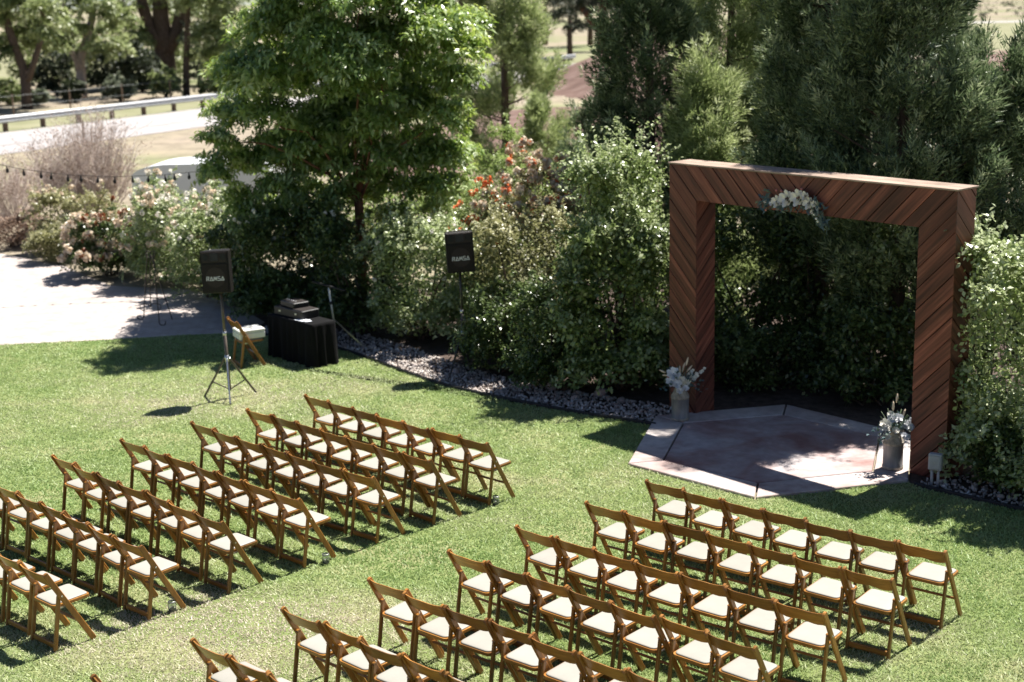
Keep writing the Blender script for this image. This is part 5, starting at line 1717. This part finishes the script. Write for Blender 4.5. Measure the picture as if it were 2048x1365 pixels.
far_tree('cottonwood_tree', 'forked dark-trunked tree beyond the guardrail beside the meadow', (55, 218), [[(55, 222), (52, 175), (48, 140), (30, 95), (12, 40), (0, -20)], [(56, 160), (68, 125), (82, 80), (86, 20), (84, -40)]],
         [(0, 45, 45), (45, 20, 50), (90, 30, 45), (110, 60, 38), (60, 55, 30), (-10, 90, 30), (70, 95, 26), (110, 100, 24), (15, 110, 22), (20, -30, 60), (90, -40, 60), (30, 80, 30), (85, 75, 28)], 15000, 'leaf_far', 'bark', .33, 401)
far_tree('cottonwood_tree', 'pale pinkish forked trunk tree beyond the guardrail', (165, 195), [[(165, 200), (163, 160), (160, 120), (170, 90), (184, 40), (190, -30)], [(160, 140), (148, 110), (132, 85), (125, 40), (122, -20)]],
         [(150, 60, 35), (165, 20, 40), (210, 30, 45), (120, 85, 30), (215, 80, 36), (180, 95, 22), (240, 50, 40), (130, 60, 30), (200, 115, 28), (235, 105, 26), (130, -40, 60), (200, -50, 60)], 13000, 'leaf_far', 'bark_pale', .36, 402)
far_tree('cottonwood_tree', 'massive dark-trunked tree in the shade beyond the guardrail', (332, 172), [[(332, 178), (330, 130), (328, 80), (322, 40), (318, -30)], [(330, 110), (352, 70), (362, 20), (370, -30)], [(328, 100), (300, 60), (285, 10), (280, -30)]],
         [(250, 40, 45), (300, 20, 50), (280, 80, 35), (270, 110, 26), (255, 75, 35), (390, 80, 34), (355, 50, 26), (300, 120, 22), (250, 130, 24), (350, 10, 50), (400, 30, 40), (240, -40, 60), (340, -60, 70)], 16000, 'leaf_far', 'bark', .85, 403)
far_tree('cottonwood_tree', 'slim straight-trunked tree beside the massive dark trunk', (373, 192), [[(373, 196), (372, 140), (374, 80), (376, 20), (376, -40)]],
         [(400, 10, 45), (440, 40, 50), (420, 80, 40), (410, 120, 34), (450, 110, 40), (460, -20, 50), (380, -50, 50)], 12000, 'leaf_far', 'bark', .24, 404)
far_tree('pine_tree', 'dark pine with shaded trunk on top of the soil bank', (1205, 132), [[(1205, 136), (1204, 90), (1206, 40), (1208, -40)], [(1204, 70), (1180, 40), (1160, 10)]],
         [(1150, 20, 50), (1190, 10, 55), (1230, 20, 50), (1120, 40, 32), (1250, 60, 45), (1170, 60, 30), (1210, -50, 70), (1130, -40, 60)], 15000, 'leaf_fardark', 'bark_red', .5, 405, group='trees on the soil bank', L=.3, W=.09)
far_tree('pine_tree', 'thin dark pine beside the road where the guardrail ends', (1140, 120), [[(1140, 124), (1139, 70), (1141, 0)]],
         [(1130, 30, 32), (1150, 10, 35), (1110, 5, 30), (1145, 60, 22), (1120, -40, 50)], 7000, 'leaf_fardark', 'bark', .28, 406, group='trees on the soil bank', L=.3, W=.09)
# understorey and backdrop
FS = 'shrubs in the shade beyond the guardrail'
def far_shrub(px, depth, rxp, ytop, n, mat, seed, label, group=FS, L=.2, W=.12, name='wild_shrub', ymid=150):
    c = at_px(px, depth, ymid)
    h = max(hgt(px, ytop, depth), .9)
    rx = mpx(rxp, depth)
    shrub(name, label, 'shrub', c, rx, rx * .8, h, int(n * .62), L * 1.15, W * 1.15, mat, seed, n_lobes=16, per=12, spread=.22, group=group, shoots=30, frac=.36)
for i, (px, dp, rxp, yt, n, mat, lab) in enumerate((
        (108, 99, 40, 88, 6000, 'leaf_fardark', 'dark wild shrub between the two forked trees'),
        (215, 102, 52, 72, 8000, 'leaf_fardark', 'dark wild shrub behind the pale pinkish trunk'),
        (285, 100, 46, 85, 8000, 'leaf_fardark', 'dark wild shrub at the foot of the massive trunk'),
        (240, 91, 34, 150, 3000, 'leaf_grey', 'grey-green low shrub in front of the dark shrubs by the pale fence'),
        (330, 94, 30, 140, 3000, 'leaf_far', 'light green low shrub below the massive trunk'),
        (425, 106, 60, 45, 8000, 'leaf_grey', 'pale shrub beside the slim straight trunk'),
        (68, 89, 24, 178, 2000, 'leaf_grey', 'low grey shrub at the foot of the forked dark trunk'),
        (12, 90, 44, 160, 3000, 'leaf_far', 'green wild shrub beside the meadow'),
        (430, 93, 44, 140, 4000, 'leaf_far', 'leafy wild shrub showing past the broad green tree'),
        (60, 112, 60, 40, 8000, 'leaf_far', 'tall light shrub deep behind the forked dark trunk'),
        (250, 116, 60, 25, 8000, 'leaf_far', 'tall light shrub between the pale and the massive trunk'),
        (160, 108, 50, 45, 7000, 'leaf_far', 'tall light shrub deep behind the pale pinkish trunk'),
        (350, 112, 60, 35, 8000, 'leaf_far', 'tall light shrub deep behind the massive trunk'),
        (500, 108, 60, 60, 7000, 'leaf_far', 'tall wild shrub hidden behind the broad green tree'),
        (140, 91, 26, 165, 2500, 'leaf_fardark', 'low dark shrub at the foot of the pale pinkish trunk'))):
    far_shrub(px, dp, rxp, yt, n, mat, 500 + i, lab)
def back_tree(px, depth, rxp, h, n, mat, seed, label, group):
    c = at_px(px, depth, 60)
    rng = np.random.default_rng(seed)
    rx = mpx(rxp, depth)
    t = empty('woodland_tree', c)
    tag(t, label, 'tree', group)
    lobes = dome_lobes(rng, (0, 0), rx, rx, h * .82, 16, z0=h * .18, frac=.4)
    pos, nrm, ax, tint, cc, dd = lobe_leaves(rng, lobes, n, 12, .4, bias=.4, up=.9)
    s = rng.uniform(.7, 1.3, len(pos))
    leaf_object('crown', t, M[mat], pos, nrm, ax, .32 * s, .19 * s, tint)
    MB().tube([(0, 0, -.1), (.1, 0, h * .3), (.2, .1, h * .7)], [.32, .24, .08], n=8).build('trunk', M['bark'], t)
    mb = MB()
    for l in lobes[:7]: branchy(mb, (.1, 0, h * .3), l[:3], .12, .03, rng)
    mb.build('branches', M['bark'], t)
BT = 'woodland trees closing the view'
back = [(20, 190, 70, 14, 'leaf_far'), (130, 165, 60, 13, 'leaf_far'), (240, 175, 70, 14, 'leaf_far'), (350, 160, 65, 13, 'leaf_grey'), (450, 150, 70, 14, 'leaf_far'), (560, 140, 70, 14, 'leaf_far'),
        (680, 150, 80, 15, 'leaf_far'), (800, 145, 80, 15, 'leaf_far'), (920, 140, 75, 15, 'leaf_far'), (1020, 150, 60, 15, 'leaf_far'), (1090, 170, 55, 15, 'leaf_grey'), (1180, 165, 70, 16, 'leaf_fardark'),
        (1290, 150, 70, 15, 'leaf_far'), (1400, 130, 70, 15, 'leaf_far'), (1520, 120, 80, 15, 'leaf_grey'), (1650, 130, 80, 15, 'leaf_far'), (1790, 120, 80, 14, 'leaf_far'), (1910, 135, 50, 12, 'leaf_fardark')]
where = ['behind the forked dark-trunked tree', 'between the forked tree and the pale pinkish trunk', 'behind the pale pinkish trunk', 'behind the massive dark trunk', 'behind the slim straight trunk', 'behind the outer leaves of the broad green tree',
         'behind the heart of the broad green tree', 'behind the trunk of the broad green tree', 'behind the sunlit side of the broad green tree', 'behind the grey-green conifer', 'above the end of the guardrail', 'behind the dark pine on the bank',
         'behind the juniper at the arch corner', 'behind the light green feathery conifer', 'behind the tall pale conifer', 'behind the tall dull conifer', 'behind the huge dark juniper', 'near the far lawn']
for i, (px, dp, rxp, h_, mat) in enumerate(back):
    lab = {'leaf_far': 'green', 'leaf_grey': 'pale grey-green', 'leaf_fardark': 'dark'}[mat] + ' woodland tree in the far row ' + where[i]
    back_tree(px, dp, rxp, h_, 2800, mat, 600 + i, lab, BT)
for i, (px, dp, rxp, yt, n, mat, lab) in enumerate((
        (2035, 95, 22, 105, 1800, 'leaf_fardark', 'dark tuft on the red soil beyond the junipers'),
        (1960, 230, 40, -40, 3000, 'leaf_fardark', 'dark shrub row at the far lawn'),
        (2040, 240, 50, -40, 3000, 'leaf_fardark', 'dark shrub by the pale lane beyond the far lawn'),
        (1090, 88, 22, 118, 1800, 'leaf_far', 'bright weeds on the near edge of the soil bank'))):
    far_shrub(px, dp, rxp, yt, n, mat, 560 + i, lab, group='shrubs around the soil banks')
sheet('lane', [(50, 215), (140, 205), (140, 213), (50, 224)], 0.0, M['asphalt'])

# ------------------------------------------------------------------ grass blades over the lawn
rng = np.random.default_rng(77)
def grass(n):
    # denser towards the camera, only where the lawn shows
    yy = 10.2 + (26.3 - 10.2) * rng.random(n * 2) ** 1.12
    xx = (rng.random(n * 2) * 2 - 1) * (yy * .372 + .5)
    pts = np.stack([xx, yy], 1)
    pts = pts[inside(np.array(lawn_pts, float), pts)][:n]
    return pts
gp = grass(450000)
n = len(gp)
def vnoise(p, sc_, seed):
    """smooth value noise on a lattice"""
    g = np.random.default_rng(seed).random((256, 256))
    q = p * sc_ + 57.3
    i = np.floor(q).astype(int); f = q - i
    f = f * f * (3 - 2 * f)
    a = g[i[:, 0] % 256, i[:, 1] % 256]; b = g[(i[:, 0] + 1) % 256, i[:, 1] % 256]
    c = g[i[:, 0] % 256, (i[:, 1] + 1) % 256]; d = g[(i[:, 0] + 1) % 256, (i[:, 1] + 1) % 256]
    return (a * (1 - f[:, 0]) + b * f[:, 0]) * (1 - f[:, 1]) + (c * (1 - f[:, 0]) + d * f[:, 0]) * f[:, 1]
ns = .42 * vnoise(gp, .45, 1) + .3 * vnoise(gp, 1.3, 2) + .28 * vnoise(gp, 4.5, 3)
tuft = vnoise(gp, 9, 4)
dry_c = G(500, 1255)
dry = np.exp(-(((gp[:, 0] - dry_c.x) / 1.3) ** 2 + ((gp[:, 1] - dry_c.y) / .9) ** 2)) * .75
dry2 = G(330, 800)
dry += np.exp(-(((gp[:, 0] - dry2.x) / 2.2) ** 2 + ((gp[:, 1] - dry2.y) / 1.6) ** 2)) * .25
h = (.012 + .020 * rng.random(n)) * (.6 + .8 * tuft) * (1 - .45 * np.clip(dry, 0, 1))
az = rng.random(n) * 2 * PI
lean = rng.normal(0, .8, (n, 2)) * h[:, None]
wd = .0039 + .00026 * gp[:, 1]
sx, sy = np.cos(az) * wd, np.sin(az) * wd
V = np.zeros((n, 3, 3))
V[:, 0, 0] = gp[:, 0] - sx; V[:, 0, 1] = gp[:, 1] - sy
V[:, 1, 0] = gp[:, 0] + sx; V[:, 1, 1] = gp[:, 1] + sy
V[:, 2, 0] = gp[:, 0] + lean[:, 0]; V[:, 2, 1] = gp[:, 1] + lean[:, 1]; V[:, 2, 2] = h
V[:, 0, 2] = V[:, 1, 2] = .001
tint = np.clip(.2 + .95 * (ns - .12) + rng.normal(0, .085, n) - dry, 0, 1)
o = link_mesh('grass', np_mesh('grass', V.reshape(-1, 3), np.arange(n * 3).reshape(-1, 3), tint=tint), M['grass'])
tag(o, 'short mown grass with paler dry patches covering the lawn', 'grass', kind='stuff')
